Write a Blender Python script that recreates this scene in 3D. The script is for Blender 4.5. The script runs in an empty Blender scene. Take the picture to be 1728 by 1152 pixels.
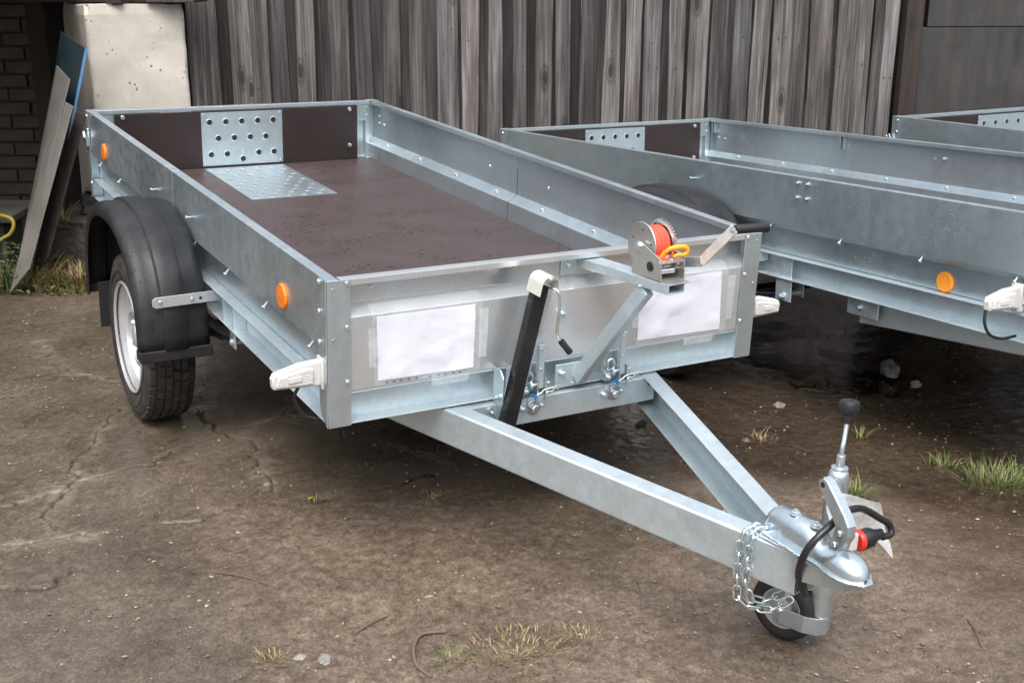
import bpy, bmesh, math, random
import numpy as np
from mathutils import Vector, Matrix, geometry, noise as mnoise

random.seed(7); np.random.seed(7)
S = bpy.context.scene
R = math.radians
YAW, PITCH, CAMH = R(30.232), R(17.7427), 1.4995

# ------------------------------------------------------------------ camera
cd = bpy.data.cameras.new('camera'); cam = bpy.data.objects.new('camera', cd)
S.collection.objects.link(cam); S.camera = cam
cd.sensor_width = 36.0; cd.lens = 42.2616; cd.clip_start = 0.05; cd.clip_end = 2000
cam.location = (0, 0, CAMH); cam.rotation_euler = (R(90) - PITCH, 0, -YAW)

# ------------------------------------------------------------------ sky, sun, exposure
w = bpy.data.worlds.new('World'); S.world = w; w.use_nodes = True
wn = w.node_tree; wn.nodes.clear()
SUN_EL, SUN_AZ = R(58), R(215)          # overcast: a weak, very soft sun, high behind the camera
sky = wn.nodes.new('ShaderNodeTexSky'); sky.sky_type = 'NISHITA'; sky.sun_disc = False
sky.sun_elevation = SUN_EL; sky.sun_rotation = SUN_AZ; sky.air_density = 1.0; sky.dust_density = 4.0; sky.ozone_density = 1.0
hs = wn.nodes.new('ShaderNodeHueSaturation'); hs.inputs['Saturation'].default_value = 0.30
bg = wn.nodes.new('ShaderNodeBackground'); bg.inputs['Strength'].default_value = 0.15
wo = wn.nodes.new('ShaderNodeOutputWorld')
# overcast: cloud cover evens the clear-sky colour out and makes the zenith the brightest, the same all round (CIE overcast)
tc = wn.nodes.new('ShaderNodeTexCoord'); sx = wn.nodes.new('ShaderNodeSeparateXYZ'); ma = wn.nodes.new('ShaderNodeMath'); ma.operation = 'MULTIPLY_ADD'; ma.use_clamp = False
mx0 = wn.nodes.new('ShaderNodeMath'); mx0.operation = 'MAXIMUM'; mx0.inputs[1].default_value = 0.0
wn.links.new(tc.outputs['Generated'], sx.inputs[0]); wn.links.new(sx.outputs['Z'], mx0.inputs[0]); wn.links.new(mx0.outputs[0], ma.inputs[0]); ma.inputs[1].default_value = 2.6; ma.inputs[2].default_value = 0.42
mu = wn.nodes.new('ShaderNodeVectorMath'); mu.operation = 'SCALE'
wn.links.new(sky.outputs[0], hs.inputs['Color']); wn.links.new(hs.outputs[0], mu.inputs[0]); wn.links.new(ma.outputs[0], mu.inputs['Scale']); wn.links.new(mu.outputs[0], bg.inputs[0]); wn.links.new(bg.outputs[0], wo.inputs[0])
sl = bpy.data.lights.new('sun', 'SUN'); sl.energy = 0.7; sl.angle = R(25); sl.color = (1.0, 0.975, 0.94)
sun = bpy.data.objects.new('sun', sl); S.collection.objects.link(sun)
sd = Vector((math.sin(SUN_AZ) * math.cos(SUN_EL), math.cos(SUN_AZ) * math.cos(SUN_EL), math.sin(SUN_EL)))
sun.rotation_euler = sd.to_track_quat('Z', 'Y').to_euler()
vs = S.view_settings; vs.view_transform = 'Standard'; vs.look = 'None'; vs.gamma = 1.0; vs.exposure = 0.28; vs.use_curve_mapping = False
S.render.engine = 'CYCLES'; S.cycles.use_denoising = True; S.cycles.max_bounces = 5; S.cycles.diffuse_bounces = 3; S.cycles.glossy_bounces = 3; S.cycles.transparent_max_bounces = 8; S.cycles.adaptive_threshold = 0.02

# ------------------------------------------------------------------ helpers
C = S.collection
def LD(l, d, z=0.0):                      # lateral / depth from the camera foot -> world
    return Vector((l * math.cos(YAW) + d * math.sin(YAW), -l * math.sin(YAW) + d * math.cos(YAW), z))

class MB:
    def __init__(s): s.v = []; s.f = []
    def add(s, vs_, fs):
        o = len(s.v); s.v += [tuple(p) for p in vs_]; s.f += [tuple(i + o for i in f) for f in fs]; return s
    def box(s, x0, x1, y0, y1, z0, z1):
        return s.add([(x0, y0, z0), (x1, y0, z0), (x1, y1, z0), (x0, y1, z0), (x0, y0, z1), (x1, y0, z1), (x1, y1, z1), (x0, y1, z1)],
                     [(0, 3, 2, 1), (4, 5, 6, 7), (0, 1, 5, 4), (1, 2, 6, 5), (2, 3, 7, 6), (3, 0, 4, 7)])
    def bar(s, p0, p1, wdt, hgt, up=(0, 0, 1)):
        p0, p1 = Vector(p0), Vector(p1); d = (p1 - p0).normalized(); u = Vector(up); a = d.cross(u).normalized(); b = a.cross(d).normalized()
        a = a * wdt / 2; b = b * hgt / 2
        return s.add([p0 - a - b, p0 + a - b, p0 + a + b, p0 - a + b, p1 - a - b, p1 + a - b, p1 + a + b, p1 - a + b],
                     [(0, 1, 2, 3), (4, 7, 6, 5), (0, 4, 5, 1), (1, 5, 6, 2), (2, 6, 7, 3), (3, 7, 4, 0)])
    def prism(s, poly, axis, t0, t1):
        def P(a, b, t): return {'x': (t, a, b), 'y': (a, t, b), 'z': (a, b, t)}[axis]
        n = len(poly)
        vs_ = [P(a, b, t0) for a, b in poly] + [P(a, b, t1) for a, b in poly]
        return s.add(vs_, [tuple(range(n - 1, -1, -1)), tuple(range(n, 2 * n))] + [(i, (i + 1) % n, n + (i + 1) % n, n + i) for i in range(n)])
    def sheet(s, path, th, axis, t0, t1):   # polyline -> strip of thickness th (to the left of travel), extruded
        pts = [Vector(p) for p in path]; off = []
        for i, p in enumerate(pts):
            ns = []
            if i > 0: d = (p - pts[i - 1]).normalized(); ns.append(Vector((-d.y, d.x)))
            if i < len(pts) - 1: d = (pts[i + 1] - p).normalized(); ns.append(Vector((-d.y, d.x)))
            n = sum(ns, Vector((0, 0))).normalized(); off.append(p + n * th / max(0.35, n.dot(ns[0])))
        def P(a, t): return {'x': (t, a[0], a[1]), 'y': (a[0], t, a[1]), 'z': (a[0], a[1], t)}[axis]
        n = len(pts)
        vs_ = [P(p, t) for t in (t0, t1) for p in pts] + [P(p, t) for t in (t0, t1) for p in off]
        fs = []
        for i in range(n - 1):
            fs += [(i, i + 1, n + i + 1, n + i), (2 * n + i, 3 * n + i, 3 * n + i + 1, 2 * n + i + 1),
                   (i, 2 * n + i, 2 * n + i + 1, i + 1), (n + i, n + i + 1, 3 * n + i + 1, 3 * n + i)]
        fs += [(0, n, 3 * n, 2 * n), (n - 1, 3 * n - 1, 4 * n - 1, 2 * n - 1)]
        return s.add(vs_, fs)
    def tube(s, pts, r, n=8, closed=False):
        pts = [Vector(p) for p in pts]; m = len(pts); rings = []
        rr = r if isinstance(r, (list, tuple)) else [r] * m
        t0 = (pts[1] - pts[0]).normalized(); a = t0.orthogonal().normalized()
        for i, p in enumerate(pts):
            if closed: t = (pts[(i + 1) % m] - pts[i - 1]).normalized()
            else: t = (pts[min(i + 1, m - 1)] - pts[max(i - 1, 0)]).normalized()
            a = (a - t * a.dot(t)).normalized(); b = t.cross(a)
            rings.append([p + (a * math.cos(k * 2 * math.pi / n) + b * math.sin(k * 2 * math.pi / n)) * rr[i] for k in range(n)])
        vs_ = [q for ring in rings for q in ring]; fs = []
        for i in range(m if closed else m - 1):
            j = (i + 1) % m
            fs += [(i * n + k, i * n + (k + 1) % n, j * n + (k + 1) % n, j * n + k) for k in range(n)]
        if not closed: fs += [tuple(range(n - 1, -1, -1)), tuple(range((m - 1) * n, m * n))]
        return s.add(vs_, fs)
    def cyl(s, p0, p1, r, n=16, r1=None): return s.tube([p0, p1], [r, r if r1 is None else r1], n)
    def lathe(s, prof, origin, axis, n=24, cap=False):
        o = Vector(origin); ax = Vector(axis).normalized(); a = ax.orthogonal().normalized(); b = ax.cross(a); vs_ = []
        for r, h in prof:
            for k in range(n):
                t = 2 * math.pi * k / n; vs_.append(o + ax * h + (a * math.cos(t) + b * math.sin(t)) * max(r, 1e-4))
        fs = [(i * n + k, i * n + (k + 1) % n, (i + 1) * n + (k + 1) % n, (i + 1) * n + k) for i in range(len(prof) - 1) for k in range(n)]
        if cap: fs += [tuple(range(n - 1, -1, -1)), tuple(range((len(prof) - 1) * n, len(prof) * n))]
        return s.add(vs_, fs)
    def grid(s, rows):                      # rows of equal length -> quads
        n = len(rows[0]); o = [p for r in rows for p in r]
        return s.add(o, [(i * n + k, i * n + k + 1, (i + 1) * n + k + 1, (i + 1) * n + k) for i in range(len(rows) - 1) for k in range(n - 1)])
    def map(s, fn): s.v = [tuple(fn(Vector(p))) for p in s.v]; return s
    def mesh(s, name, mat=None, smooth=None):
        me = bpy.data.meshes.new(name); me.from_pydata(s.v, [], s.f)
        b = bmesh.new(); b.from_mesh(me); bmesh.ops.recalc_face_normals(b, faces=b.faces); b.to_mesh(me); b.free()
        if mat: me.materials.append(mat)
        if smooth:
            for p in me.polygons: p.use_smooth = True
            me.set_sharp_from_angle(angle=R(smooth))
        return me

def link(name, data, parent=None, loc=(0, 0, 0), rot=None, scale=None):
    o = bpy.data.objects.new(name, data); C.objects.link(o); o.location = loc
    if rot is not None: o.rotation_euler = rot
    if scale is not None: o.scale = scale
    if parent: o.parent = parent
    return o
def tag(o, label, cat, group=None):
    o['label'] = label; o['category'] = cat
    if group: o['group'] = group
    return o
def bevel(o, wd, seg=2):
    m = o.modifiers.new('bevel', 'BEVEL'); m.width = wd; m.segments = seg; m.limit_method = 'ANGLE'; m.angle_limit = R(35)
    return o
def thing(name, label, cat, loc=(0, 0, 0), group=None):
    o = bpy.data.objects.new(name, None); C.objects.link(o); o.location = loc; o.empty_display_size = 0.2
    return tag(o, label, cat, group)

def smooth_path(pts, n=6):
    pts = [Vector(p) for p in pts]; out = []
    for i in range(len(pts) - 1):
        p0, p1, p2, p3 = pts[max(i - 1, 0)], pts[i], pts[i + 1], pts[min(i + 2, len(pts) - 1)]
        for k in range(n):
            t = k / n; out.append(0.5 * ((2 * p1) + (-p0 + p2) * t + (2 * p0 - 5 * p1 + 4 * p2 - p3) * t * t + (-p0 + 3 * p1 - 3 * p2 + p3) * t ** 3))
    return out + [pts[-1]]

# ------------------------------------------------------------------ materials
class M:
    def __init__(s, name, rough=0.5, metal=0.0, color=(0.5, 0.5, 0.5), spec=0.5):
        s.m = bpy.data.materials.new(name); s.m.use_nodes = True; s.t = s.m.node_tree; s.b = s.t.nodes['Principled BSDF']
        s.b.inputs['Roughness'].default_value = rough; s.b.inputs['Metallic'].default_value = metal
        s.b.inputs['Base Color'].default_value = (*color, 1); s.b.inputs['Specular IOR Level'].default_value = spec
        s.co = s.t.nodes.new('ShaderNodeTexCoord').outputs['Object']
    def n(s, ty, **kw):
        nd = s.t.nodes.new(ty)
        for k, v in kw.items():
            if k.startswith('_'): setattr(nd, k[1:], v)
            else: s.put(nd.inputs[k.replace('__', ' ')], v)
        return nd
    def put(s, sock, v):
        if hasattr(v, 'is_linked') or isinstance(v, bpy.types.NodeSocket): s.t.links.new(v, sock)
        elif isinstance(v, tuple) and len(v) == 3 and sock.type == 'RGBA': sock.default_value = (*v, 1)
        elif sock.type == 'RGBA' and isinstance(v, (int, float)): sock.default_value = (v, v, v, 1)
        else: sock.default_value = v
    def mapc(s, scale=(1, 1, 1), rot=(0, 0, 0), co=None):
        mp = s.t.nodes.new('ShaderNodeMapping'); s.t.links.new(co or s.co, mp.inputs[0]); mp.inputs['Scale'].default_value = scale; mp.inputs['Rotation'].default_value = rot
        return mp.outputs[0]
    def noise(s, scale, detail=3, rough=0.55, co=None, dist=0.0):
        nd = s.n('ShaderNodeTexNoise', Scale=scale, Detail=detail, Roughness=rough, Distortion=dist); s.t.links.new(co or s.co, nd.inputs['Vector']); return nd.outputs['Fac']
    def vor(s, scale, co=None, feat='F1', out='Distance', rnd=1.0):
        nd = s.n('ShaderNodeTexVoronoi', Scale=scale, Randomness=rnd); nd.feature = feat; s.t.links.new(co or s.co, nd.inputs['Vector']); return nd.outputs[out]
    def ramp(s, fac, stops, interp='LINEAR'):
        nd = s.t.nodes.new('ShaderNodeValToRGB'); cr = nd.color_ramp; cr.interpolation = interp
        while len(cr.elements) < len(stops): cr.elements.new(0.5)
        for e, (p, c) in zip(cr.elements, stops):
            e.position = p; e.color = (c, c, c, 1) if isinstance(c, (int, float)) else (*c, 1)
        s.t.links.new(fac, nd.inputs[0]); return nd.outputs[0]
    def mix(s, fac, a, b, mode='MIX'):
        nd = s.t.nodes.new('ShaderNodeMix'); nd.data_type = 'RGBA'; nd.blend_type = mode
        s.put(nd.inputs[0], fac); s.put(nd.inputs[6], a); s.put(nd.inputs[7], b); return nd.outputs[2]
    def math(s, op, a, b=0.5):
        nd = s.t.nodes.new('ShaderNodeMath'); nd.operation = op; s.put(nd.inputs[0], a); s.put(nd.inputs[1], b); return nd.outputs[0]
    def bump(s, h, strength=0.3, dist=0.01, normal=None):
        nd = s.n('ShaderNodeBump', Strength=strength, Distance=dist); s.t.links.new(h, nd.inputs['Height'])
        if normal is not None: s.t.links.new(normal, nd.inputs['Normal'])
        return nd.outputs[0]
    def set(s, **kw):
        names = dict(color='Base Color', rough='Roughness', metal='Metallic', normal='Normal', alpha='Alpha', trans='Transmission Weight', coat='Coat Weight', ior='IOR')
        for k, v in kw.items(): s.put(s.b.inputs[names[k]], v)
        return s
    def rnd(s): return s.t.nodes.new('ShaderNodeObjectInfo').outputs['Random']

def galv(name, lo=0.50, hi=0.64, rough=(0.30, 0.48), drops=0.0, tint=(0.875, 0.995, 1.05), spangle=55, streak=0.5, metal=0.90, chips=False):
    m = M(name, metal=metal)
    v = m.vor(spangle, out='Color'); g = m.n('ShaderNodeRGBToBW', Color=v).outputs[0]
    big = m.noise(3.2, 3); fine = m.noise(26, 2)
    st = m.noise(1.0, 3, co=m.mapc((38, 38, 2.2)))
    f = m.math('ADD', m.math('MULTIPLY', g, 0.24), m.math('ADD', m.math('MULTIPLY', big, 0.36), m.math('MULTIPLY', st, 0.25 * streak + 0.15)))
    col = m.ramp(f, [(0.25, tuple(lo * t for t in tint)), (0.75, tuple(hi * t for t in tint))])
    oxide = m.ramp(m.noise(7.5, 4, 0.65), [(0.62, 0.0), (0.78, 0.22)])
    col = m.mix(oxide, col, (0.66, 0.69, 0.70))
    rg = m.ramp(m.math('ADD', m.math('MULTIPLY', fine, 0.5), m.math('MULTIPLY', big, 0.5)), [(0.3, rough[0]), (0.7, rough[1])])
    nrm = m.bump(m.noise(2.2, 1), 0.12, 0.02)
    if drops:
        d1 = m.ramp(m.vor(75), [(0.0, 1.0), (0.16, 0.75), (0.24, 0.0)])
        msk = m.ramp(m.noise(5.0, 3), [(0.42, 0.0), (0.58, 1.0)])
        d2 = m.ramp(m.vor(170), [(0.0, 1.0), (0.14, 0.8), (0.22, 0.0)])
        h = m.math('MULTIPLY', m.math('MAXIMUM', d1, m.math('MULTIPLY', d2, 0.6)), msk)
        nrm = m.bump(h, drops, 0.0012, nrm)
        rg = m.mix(h, rg, 0.16)
        col = m.mix(m.math('MULTIPLY', h, 0.25), col, (0.30, 0.32, 0.33))
    if chips:
        col = m.mix(m.ramp(m.noise(21, 4, 0.7), [(0.735, 0.0), (0.75, 0.9)]), col, (0.10, 0.055, 0.035))
    m.set(color=col, rough=rg, normal=nrm)
    return m.m

MT = {}
MT['galv'] = galv('galvanised_steel', lo=0.58, hi=0.68)
MT['galv_wet'] = galv('galvanised_steel_with_rain_drops', drops=0.6, lo=0.60, hi=0.68)
MT['galv_hot'] = galv('hot_dip_zinc', lo=0.62, hi=0.78, rough=(0.38, 0.58), spangle=90, streak=0.2, metal=0.8, chips=True)
m = M('rolled_zinc_sheet', 0.26, 0.72)
st = m.noise(1.0, 3, co=m.mapc((3, 3, 30)))
m.set(color=m.ramp(m.math('ADD', m.math('MULTIPLY', st, 0.4), m.math('MULTIPLY', m.noise(2.5, 3), 0.6)), [(0.3, (0.56, 0.585, 0.60)), (0.7, (0.66, 0.685, 0.70))]), rough=m.ramp(m.noise(5, 2), [(0.3, 0.22), (0.7, 0.32)]))
MT['galv_smooth'] = m.m
MT['zinc'] = galv('bright_zinc_fastener', lo=0.62, hi=0.78, rough=(0.18, 0.34), spangle=200)

def mk(name, color, rough=0.5, metal=0.0, spec=0.5, var=0.12, scale=18, bump=0.0, droplets=False, dust=0.0):
    m = M(name, rough, metal, color, spec)
    n = m.noise(scale, 5)
    c = m.ramp(n, [(0.25, tuple(x * (1 - var) for x in color)), (0.75, tuple(min(1, x * (1 + var)) for x in color))])
    m.set(color=c, rough=m.ramp(m.noise(scale * 0.5, 4), [(0.3, max(0.03, rough * 0.8)), (0.7, min(1, rough * 1.2))]))
    if dust:
        c = m.mix(m.ramp(m.noise(7, 5, 0.7), [(0.45, 0.0), (0.75, dust)]), c, (0.13, 0.11, 0.09)); m.set(color=c)
    nrm = None
    if bump: nrm = m.bump(n, bump, 0.01)
    if droplets:
        d = m.ramp(m.vor(90), [(0.0, 1.0), (0.14, 0.8), (0.22, 0.0)])
        d = m.math('MULTIPLY', d, m.ramp(m.noise(6, 2), [(0.45, 0.0), (0.55, 1.0)]))
        nrm = m.bump(d, 0.8, 0.0025, nrm); 
    if nrm is not None: m.set(normal=nrm)
    return m.m
MT['black'] = mk('black_plastic', (0.012, 0.012, 0.014), 0.42, var=0.25)
MT['fender'] = mk('black_moulded_plastic', (0.010, 0.0105, 0.012), 0.50, spec=0.35, var=0.25, droplets=True, dust=0.16)
MT['rubber'] = mk('black_rubber', (0.016, 0.015, 0.014), 0.75, var=0.2, bump=0.1)
MT['blackpaint'] = mk('black_enamel', (0.010, 0.010, 0.011), 0.22, var=0.2)
MT['wheelpaint'] = mk('silver_wheel_paint', (0.60, 0.60, 0.61), 0.32, 0.55, var=0.06)
MT['bluepaint'] = mk('dark_blue_enamel', (0.010, 0.022, 0.055), 0.3, var=0.25)
MT['orange'] = mk('amber_reflector', (0.85, 0.20, 0.008), 0.18, var=0.1, scale=200)
MT['amber2'] = mk('yellow_amber_reflector', (0.85, 0.28, 0.006), 0.18, var=0.1, scale=200)
MT['red'] = mk('red_webbing', (0.80, 0.085, 0.04), 0.65, var=0.15, scale=60)
MT['redplastic'] = mk('red_plastic', (0.65, 0.03, 0.02), 0.35)
MT['yellow'] = mk('yellow_hook_enamel', (0.80, 0.30, 0.01), 0.35, var=0.15)
MT['whiteplastic'] = mk('white_lamp_plastic', (0.56, 0.555, 0.53), 0.3, var=0.05)
MT['bluetie'] = mk('blue_cord', (0.02, 0.18, 0.45), 0.5)
MT['chrome'] = mk('nickel_plate', (0.72, 0.72, 0.68), 0.2, 1.0, var=0.08)
MT['hood'] = mk('pale_plated_steel', (0.72, 0.71, 0.66), 0.3, 0.45, var=0.08)
MT['cream'] = mk('cream_plastic_rim', (0.30, 0.29, 0.26), 0.4)
MT['hose'] = mk('yellow_hose_rubber', (0.22, 0.18, 0.012), 0.45)
MT['stone'] = mk('grey_stone', (0.20, 0.185, 0.165), 0.9, var=0.45, scale=30, bump=0.6)
MT['whitestone'] = mk('pale_stone', (0.24, 0.22, 0.19), 0.9, var=0.4, scale=30, bump=0.6)
MT['twig'] = mk('dead_twig', (0.11, 0.085, 0.06), 0.9)
MT['darkwood'] = mk('old_dark_timber', (0.030, 0.020, 0.016), 0.8, var=0.4, bump=0.3)
MT['mortar'] = mk('grey_mortar', (0.13, 0.12, 0.105), 0.95, var=0.3, bump=0.3)
MT['screen'] = mk('dark_hole', (0.01, 0.01, 0.01), 0.9)
MT['leafy'] = mk('yellow_fallen_leaf', (0.35, 0.24, 0.03), 0.7, var=0.4)
MT['greyscrew'] = mk('dull_washer', (0.38, 0.38, 0.36), 0.45, 0.8)

for k_ in ('orange', 'amber2'):
    mm = MT[k_]; nt_ = mm.node_tree; tc_ = nt_.nodes.new('ShaderNodeTexCoord'); vo_ = nt_.nodes.new('ShaderNodeTexVoronoi'); vo_.inputs['Scale'].default_value = 230; vo_.inputs['Randomness'].default_value = 0.1
    bu_ = nt_.nodes.new('ShaderNodeBump'); bu_.inputs['Strength'].default_value = 0.7; bu_.inputs['Distance'].default_value = 0.003
    nt_.links.new(tc_.outputs['Object'], vo_.inputs['Vector']); nt_.links.new(vo_.outputs['Distance'], bu_.inputs['Height']); nt_.links.new(bu_.outputs[0], nt_.nodes['Principled BSDF'].inputs['Normal'])
# rusty winch arm
m = M('worn_red_winch_arm', 0.4, 0.7)
n = m.noise(22, 6, 0.65)
m.set(color=m.ramp(n, [(0.54, (0.66, 0.64, 0.60)), (0.66, (0.54, 0.34, 0.27)), (0.78, (0.36, 0.18, 0.12))]), rough=m.ramp(n, [(0.4, 0.3), (0.6, 0.7)])); MT['wornarm'] = m.m
# winch zinc yellowish
MT['winch'] = galv('yellowish_winch_zinc', lo=0.50, hi=0.62, rough=(0.30, 0.45), tint=(1.02, 1.0, 0.93), spangle=140)

# phenolic floor
m = M('wet_brown_phenolic_board', 0.4, 0.0, (0.04, 0.025, 0.022))
base = m.ramp(m.noise(5, 6), [(0.3, (0.046, 0.031, 0.029)), (0.7, (0.060, 0.042, 0.040))])
mesh_ = m.vor(160, rnd=0.2)
dr = m.ramp(m.vor(1.0, co=m.mapc((24, 58, 60), (0, 0, -0.35))), [(0.0, 1.0), (0.20, 0.9), (0.27, 0.0)])
dr2 = m.ramp(m.vor(1.0, co=m.mapc((60, 125, 130), (0, 0, -0.3))), [(0.0, 1.0), (0.2, 0.9), (0.28, 0.0)])
dmask = m.ramp(m.noise(5.5, 4), [(0.47, 0.0), (0.58, 1.0)])
h = m.math('MULTIPLY', m.math('MAXIMUM', dr, m.math('MULTIPLY', dr2, 0.8)), dmask)
col = m.mix(h, base, (0.012, 0.008, 0.007))
m.set(color=col, rough=m.mix(h, m.ramp(m.noise(9, 5), [(0.3, 0.36), (0.7, 0.52)]), 0.12), normal=m.bump(h, 0.6, 0.002, m.bump(mesh_, 0.06, 0.002)))
MT['floor'] = m.m
MT['board'] = mk('brown_phenolic_board', (0.022, 0.013, 0.012), 0.42, var=0.18, scale=4)

# paper, plastic film
MT['paper'] = mk('white_paper', (0.63, 0.63, 0.69), 0.75, var=0.05, scale=9, bump=0.5)
def film(name, alpha, rough=0.12, tint=(0.85, 0.88, 0.9)):
    m = M(name, rough, 0.0, tint); n = m.noise(9, 4)
    m.set(alpha=m.ramp(n, [(0.35, alpha * 0.6), (0.7, alpha * 1.5)]), normal=m.bump(n, 0.6, 0.03)); return m.m
MT['film'] = film('clear_plastic_sleeve', 0.10); MT['tape'] = film('clear_sticky_tape', 0.22, 0.2)
MT['bagfilm'] = film('clear_plastic_bag', 0.42, 0.1)
m = M('clear_lamp_lens', 0.12, 0.0, (0.80, 0.79, 0.76)); v = m.vor(260, feat='F1', rnd=0.1)
m.set(normal=m.bump(v, 0.9, 0.004), color=m.ramp(v, [(0.1, (0.86, 0.85, 0.82)), (0.7, (0.50, 0.49, 0.47))])); MT['lens'] = m.m

# tyre
m = M('dusty_tyre_rubber', 0.8, 0.0); n = m.noise(22, 5)
m.set(color=m.ramp(n, [(0.35, (0.016, 0.015, 0.014)), (0.7, (0.048, 0.040, 0.032))]), normal=m.bump(m.noise(120, 3), 0.15, 0.004)); MT['tyre'] = m.m

# weathered planks
def wood(name, a, b, grey):
    m = M(name, 0.85)
    rn = m.rnd(); ad = m.n('ShaderNodeVectorMath', _operation='ADD'); m.t.links.new(m.co, ad.inputs[0])
    cx = m.n('ShaderNodeCombineXYZ', X=m.math('MULTIPLY', rn, 37.0), Y=m.math('MULTIPLY', rn, 13.0), Z=m.math('MULTIPLY', rn, 71.0)); m.t.links.new(cx.outputs[0], ad.inputs[1])
    co = ad.outputs[0]
    g = m.noise(1.0, 4, 0.7, co=m.mapc((24, 24, 1.0), co=co), dist=0.9)
    g2 = m.noise(1.0, 2, 0.6, co=m.mapc((130, 130, 1.6), co=co))
    patch = m.noise(1.0, 3, 0.6, co=m.mapc((9, 9, 1.3), co=co))
    f = m.math('ADD', m.math('MULTIPLY', g, 0.44), m.math('ADD', m.math('MULTIPLY', g2, 0.34), m.math('MULTIPLY', patch, 0.34)))
    col = m.ramp(f, [(0.44, a), (0.56, b), (0.70, grey)])
    kn_n = m.n('ShaderNodeTexVoronoi', Scale=1.0); kn_n.voronoi_dimensions = '2D'; m.t.links.new(m.mapc((5.5, 1.0, 1.9), (R(-90), 0, 0), co=co), kn_n.inputs['Vector']); kn = m.math('ADD', kn_n.outputs['Distance'], m.ramp(m.n('ShaderNodeRGBToBW', Color=kn_n.outputs['Color']).outputs[0], [(0.50, 0.5), (0.52, 0.0)]))
    kd = m.ramp(kn, [(0.0, 0.95), (0.07, 0.85), (0.09, 0.25), (0.12, 0.55), (0.17, 0.0)])
    col = m.mix(kd, col, (0.022, 0.016, 0.013))
    val = m.math('ADD', m.math('MULTIPLY', rn, 0.80), 0.46)
    hsv = m.n('ShaderNodeHueSaturation', Value=val, Saturation=m.math('ADD', m.math('MULTIPLY', m.math('FRACT', m.math('MULTIPLY', rn, 7.31)), 0.6), 0.35), Color=col)
    m.set(color=hsv.outputs[0], normal=m.bump(g2, 0.8, 0.004)); return m.m
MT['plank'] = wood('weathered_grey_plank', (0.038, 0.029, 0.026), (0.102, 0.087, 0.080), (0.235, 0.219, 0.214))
MT['plank_gap_shade'] = wood('gap_shaded_back_plank', (0.020, 0.016, 0.015), (0.056, 0.048, 0.046), (0.130, 0.123, 0.124))  # darkened plank copy for the back row: gap shadow put into its colour
MT['plank_brown'] = wood('brown_post_wood', (0.022, 0.013, 0.010), (0.050, 0.032, 0.025), (0.075, 0.055, 0.046))

# dark old plywood
m = M('stained_dark_plywood', 0.75); n = m.noise(3.0, 7, 0.65); st = m.noise(1.0, 5, 0.6, co=m.mapc((14, 14, 2.0)))
c = m.ramp(m.math('ADD', m.math('MULTIPLY', n, 0.5), m.math('MULTIPLY', st, 0.5)), [(0.35, (0.018, 0.017, 0.018)), (0.55, (0.040, 0.037, 0.038)), (0.68, (0.062, 0.052, 0.042))])
c = m.mix(m.ramp(m.noise(2.1, 6, 0.6, co=m.mapc((1, 1, 0.4))), [(0.52, 0.0), (0.70, 0.5)]), c, (0.080, 0.055, 0.032))
c = m.mix(m.ramp(m.noise(30, 5, 0.7), [(0.70, 0.0), (0.76, 0.4)]), c, (0.20, 0.20, 0.20))
m.set(color=c, normal=m.bump(n, 0.2, 0.01)); MT['plywood'] = m.m

# concrete pillar
def concrete(name, a, b, pits=0.8, streak=(0.30, 0.23, 0.17)):
    m = M(name, 0.9); n = m.noise(3.5, 5, 0.6); f = m.noise(40, 3)
    c = m.ramp(n, [(0.3, a), (0.7, b)])
    c = m.mix(m.ramp(m.noise(1.0, 4, co=m.mapc((14, 14, 1.0))), [(0.58, 0.0), (0.78, 0.4)]), c, streak)
    p = m.ramp(m.vor(34, co=m.mapc((1, 1, 0.8))), [(0.0, 1.0), (0.15, 0.9), (0.21, 0.0)])
    p = m.math('MULTIPLY', p, m.ramp(m.noise(7, 4), [(0.52, 0.0), (0.60, 1.0)]))
    blot = m.ramp(m.noise(8, 7, 0.7), [(0.62, 0.0), (0.70, 0.55)])
    c = m.mix(blot, c, tuple(x * 0.45 for x in a))
    c = m.mix(m.math('MULTIPLY', p, pits), c, (0.06, 0.05, 0.04))
    m.set(color=c, normal=m.bump(m.math('SUBTRACT', m.math('MULTIPLY', f, 0.3), p), 0.5, 0.006)); return m.m
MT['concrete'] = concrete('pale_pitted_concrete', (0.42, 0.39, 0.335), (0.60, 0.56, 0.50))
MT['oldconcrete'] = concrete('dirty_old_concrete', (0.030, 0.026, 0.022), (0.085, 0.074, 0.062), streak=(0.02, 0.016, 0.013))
MT['brick'] = mk('dingy_sand_lime_brick', (0.155, 0.135, 0.11), 0.9, var=0.35, scale=9, bump=0.3)
m = M('scuffed_grey_sheet', 0.4, 0.0); n = m.noise(4, 6)
m.set(color=m.ramp(n, [(0.3, (0.12, 0.108, 0.096)), (0.7, (0.19, 0.176, 0.162))]), rough=m.ramp(n, [(0.3, 0.35), (0.7, 0.6)])); MT['greysheet'] = m.m
m = M('chipped_blue_paint', 0.5); n = m.noise(9, 6, 0.65)
m.set(color=m.ramp(n, [(0.35, (0.012, 0.024, 0.030)), (0.60, (0.018, 0.034, 0.042)), (0.68, (0.03, 0.026, 0.022))])); MT['bluesheet'] = m.m
m = M('bright_blue_edge', 0.45); n = m.noise(14, 5)
m.set(color=m.ramp(n, [(0.3, (0.04, 0.13, 0.27)), (0.64, (0.06, 0.19, 0.36)), (0.70, (0.05, 0.04, 0.04))])); MT['blueedge'] = m.m

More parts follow.
